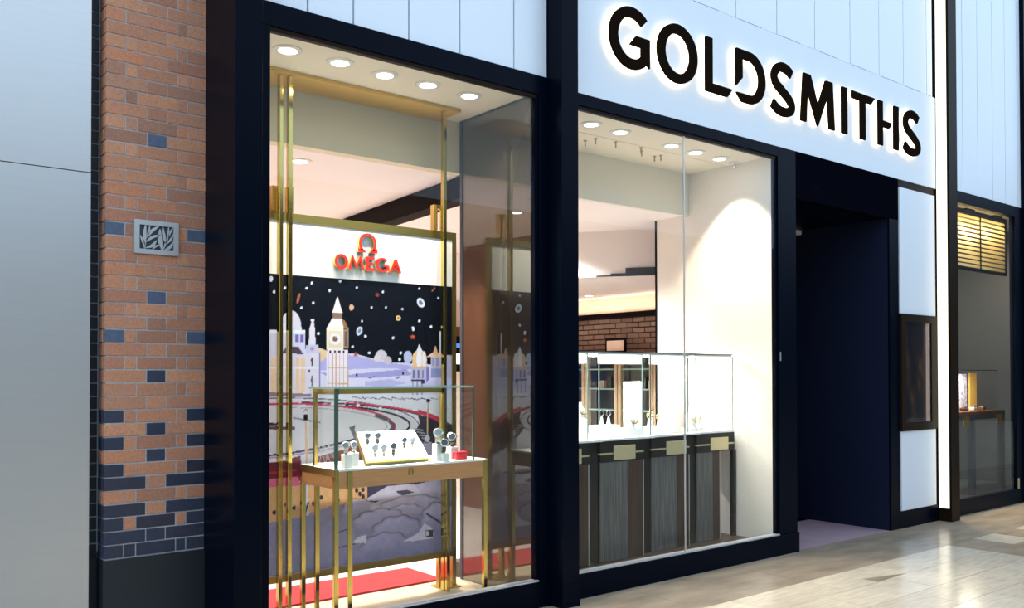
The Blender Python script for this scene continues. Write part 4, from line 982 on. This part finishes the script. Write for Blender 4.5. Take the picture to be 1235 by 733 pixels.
xx = onY(862, 510, 5.2)[0]; tag(obj('bracelet_tray', B(xx-.09, xx+.09, 5.18, 5.30, KZ+.012, KZ+.024), 'white', bevel=.003), 'flat white bracelet tray at the right end of the counter', 'tray')

# ================================================================== neighbouring shop on the right
n1 = struct('window_3', loc=(11, FY, 0))
obj('head', B(9.955, 12.05, FY, 4.75, 3.55, 3.682), 'black', n1)
obj('sill_box', B(9.955, 12.05, FY, 4.75, 0, .178), 'black', n1)
obj('jamb', B(11.79, 12.05, FY, 4.75, .178, 3.55), 'black', n1)
obj('jamb', B(9.955, 10.1, FY, 4.75, .178, 3.55), 'black', n1)
obj('glass_pane', B(10.1, 11.79, 4.70, 4.708, .178, 3.55), 'glass', n1)
obj('tag_sticker', B(11.80, 11.84, 4.672, 4.679, .18, .31), 'plate', n1)
nu = struct('wall_upper_right', B(9.955, 12.0, 4.74, 4.8, 3.682, 9.0), 'seam')
js = [9.957, 10.422, 10.806, 11.199, 11.556, 11.91, 12.0]
for a, b in zip(js, js[1:]): obj('panel', B(a+.006, b-.006, 4.69, 4.738, 3.684, 9.0), 'panel2', nu)
struct('trim_5', B(12.0, 12.3, PY+.1, 4.75, 0, 9.0), 'black')
struct('wall_far_right', B(12.3, 32, 4.69, 4.9, 0, 9.0), 'opposite')
struct('wall_neighbour_back', B(9.9, 13.5, 6.6, 6.7, 0, 3.7), 'concrete')
struct('wall_neighbour_side', B(13.4, 13.5, 4.75, 6.6, 0, 3.7), 'slate')
struct('wall_neighbour_left', B(9.80, 9.9, 4.99, 6.7, 0, 3.7), 'concrete')
struct('ceiling_neighbour', B(9.9, 13.5, 4.75, 6.6, 3.62, 3.70), 'cream')
struct('floor_neighbour', B(9.9, 13.5, 4.75, 6.6, 0, .06), 'slate')
light('neighbour_fill', 'AREA', (11.2, 5.6, 3.5), 200, (1, .85, .62), .8, size_y=.5)  # area light without fixture, added to brighten the next shop
# slatted blind hung from the ceiling
bY = 5.0
bx0_, _, bzt = onY(1152, 255, bY); bx1_, _, bzb = onY(1211.5, 331, bY); bzt = onY(1211.5, 269, bY)[2]
sb = thing('slat_screen', 'hanging screen of yellow brass slats in the window of the next shop', 'screen', ((bx0_+bx1_)/2, bY, bzb))
nsl = 12
for k in range(nsl):
    z_ = bzb+.04+(bzt-bzb-.07)*k/(nsl-1)
    bm = B(bx0_, bx1_, -.006, .006, -.018, .018); bmesh.ops.rotate(bm, verts=bm.verts, cent=(0, 0, 0), matrix=Matrix.Rotation(math.radians(-14), 3, 'X')); bmesh.ops.translate(bm, verts=bm.verts, vec=(0, bY, z_))
    obj('slat', bm, 'blind', sb)
obj('top_rail', B(bx0_, bx1_, bY-.02, bY+.02, bzt, bzt+.045), 'black', sb); obj('bottom_rail', B(bx0_, bx1_, bY-.02, bY+.02, bzb-.02, bzb+.012), 'black', sb)
obj('side_rail', B(bx1_, bx1_+.03, bY-.02, bY+.02, bzb-.02, bzt+.045), 'black', sb)
xm = onY(1181, 290, bY)[0]; obj('centre_rod', B(xm-.008, xm+.008, bY-.022, bY-.012, bzb, bzt), 'black', sb)
for px in (1166, 1199.5):
    x = onY(px, 255, bY)[0]
    obj('bracket', B(x-.03, x+.03, bY-.015, bY+.015, bzt+.045, 3.62), 'black', sb); obj('bracket_plate', B(x-.11, x+.11, bY-.05, bY+.05, 3.60, 3.62), 'black', sb)
light('slat_fill', 'AREA', ((bx0_+bx1_)/2, 4.80, 3.52), 12, (1, .85, .6), 1.4, rot=(math.radians(35), 0, 0), size_y=.05)  # unseen area light added to light the slats evenly
# small showcase table
sY = 5.15
sx0, _, sz0 = onY(1150, 497, sY); sx1, _, _ = onY(1203, 497, sY); szt = onY(1201, 447, sY)[2]; szb = onY(1201, 495, sY)[2]
stb = thing('showcase_table', 'small dark table with brass corners and a glass case in the next shop', 'table', ((sx0+sx1)/2, sY, .06))
lx = onY(1212, 505, sY)[0]
obj('top', B(sx0, lx, sY, sY+.45, szb-.10, szb), 'slate', stb); obj('top_edge', B(sx0, sx1, sY-.003, sY+.45, szb-.035, szb+.004), 'brownwood', stb)
for x in (onY(1173, 505, sY)[0], lx-.09): obj('leg', B(x, x+.08, sY, sY+.06, .06, szb-.10), 'slate', stb)
obj('leg', B(lx-.09, lx-.01, sY+.39, sY+.45, .06, szb-.10), 'slate', stb); obj('leg', B(sx0, sx0+.08, sY+.39, sY+.45, .06, szb-.10), 'slate', stb)
for px in (1161.5, 1201.5):
    x = onY(px, 508, sY)[0]; obj('brass_corner', B(x, x+.15, sY-.012, sY+.0, szb-.17, szb-.045), 'gold', stb)
gk = obj('glass_case', B(sx0, sx1, sY, sY+.006, szb+.004, szt), 'caseglass', stb)
obj('case_edge', B(sx0, sx1, sY-.002, sY+.35, szt, szt+.012), 'slate', stb)
obj('case_corner', B(sx1-.008, sx1+.002, sY-.002, sY+.008, szb, szt), 'glassedge', stb)
xx0, xx1 = onY(1168, 470, sY+.3)[0], onY(1176, 470, sY+.3)[0]
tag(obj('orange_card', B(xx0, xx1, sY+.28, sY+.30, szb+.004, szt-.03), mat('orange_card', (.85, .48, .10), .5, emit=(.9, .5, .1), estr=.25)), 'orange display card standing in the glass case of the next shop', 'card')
xx0, xx1 = onY(1150, 470, sY+.3)[0], onY(1166, 470, sY+.3)[0]
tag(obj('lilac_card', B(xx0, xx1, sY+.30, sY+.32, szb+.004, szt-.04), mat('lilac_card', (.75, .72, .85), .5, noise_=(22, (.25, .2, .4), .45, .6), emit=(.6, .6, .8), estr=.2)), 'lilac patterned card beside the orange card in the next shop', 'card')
for k, (px, py) in enumerate(((1160, 492), (1171, 491), (1182, 490))):
    x = onY(px, py, sY+.15)[0]
    t = thing('watch_cushion', ['left', 'middle', 'right'][k]+' small watch cushion in the glass case of the next shop', 'watch', (x, sY+.12, szb+.004), 'watch cushions in the next shop')
    obj('cushion', B(x-.05, x+.05, sY+.09, sY+.16, szb+.004, szb+.05), 'brownwood' if k != 1 else 'white', t, bevel=.01)
    obj('watch_face', lathe(NB(), [(.03, 0), (.03, .012)], x, sY+.12, szb+.05, 14), 'silver', t)
light('next_case_fill', 'AREA', ((sx0+sx1)/2, sY+.12, szt-.02), 15, (1, .88, .7), .5, size_y=.05)  # warm area light added in this case, no fixture behind it
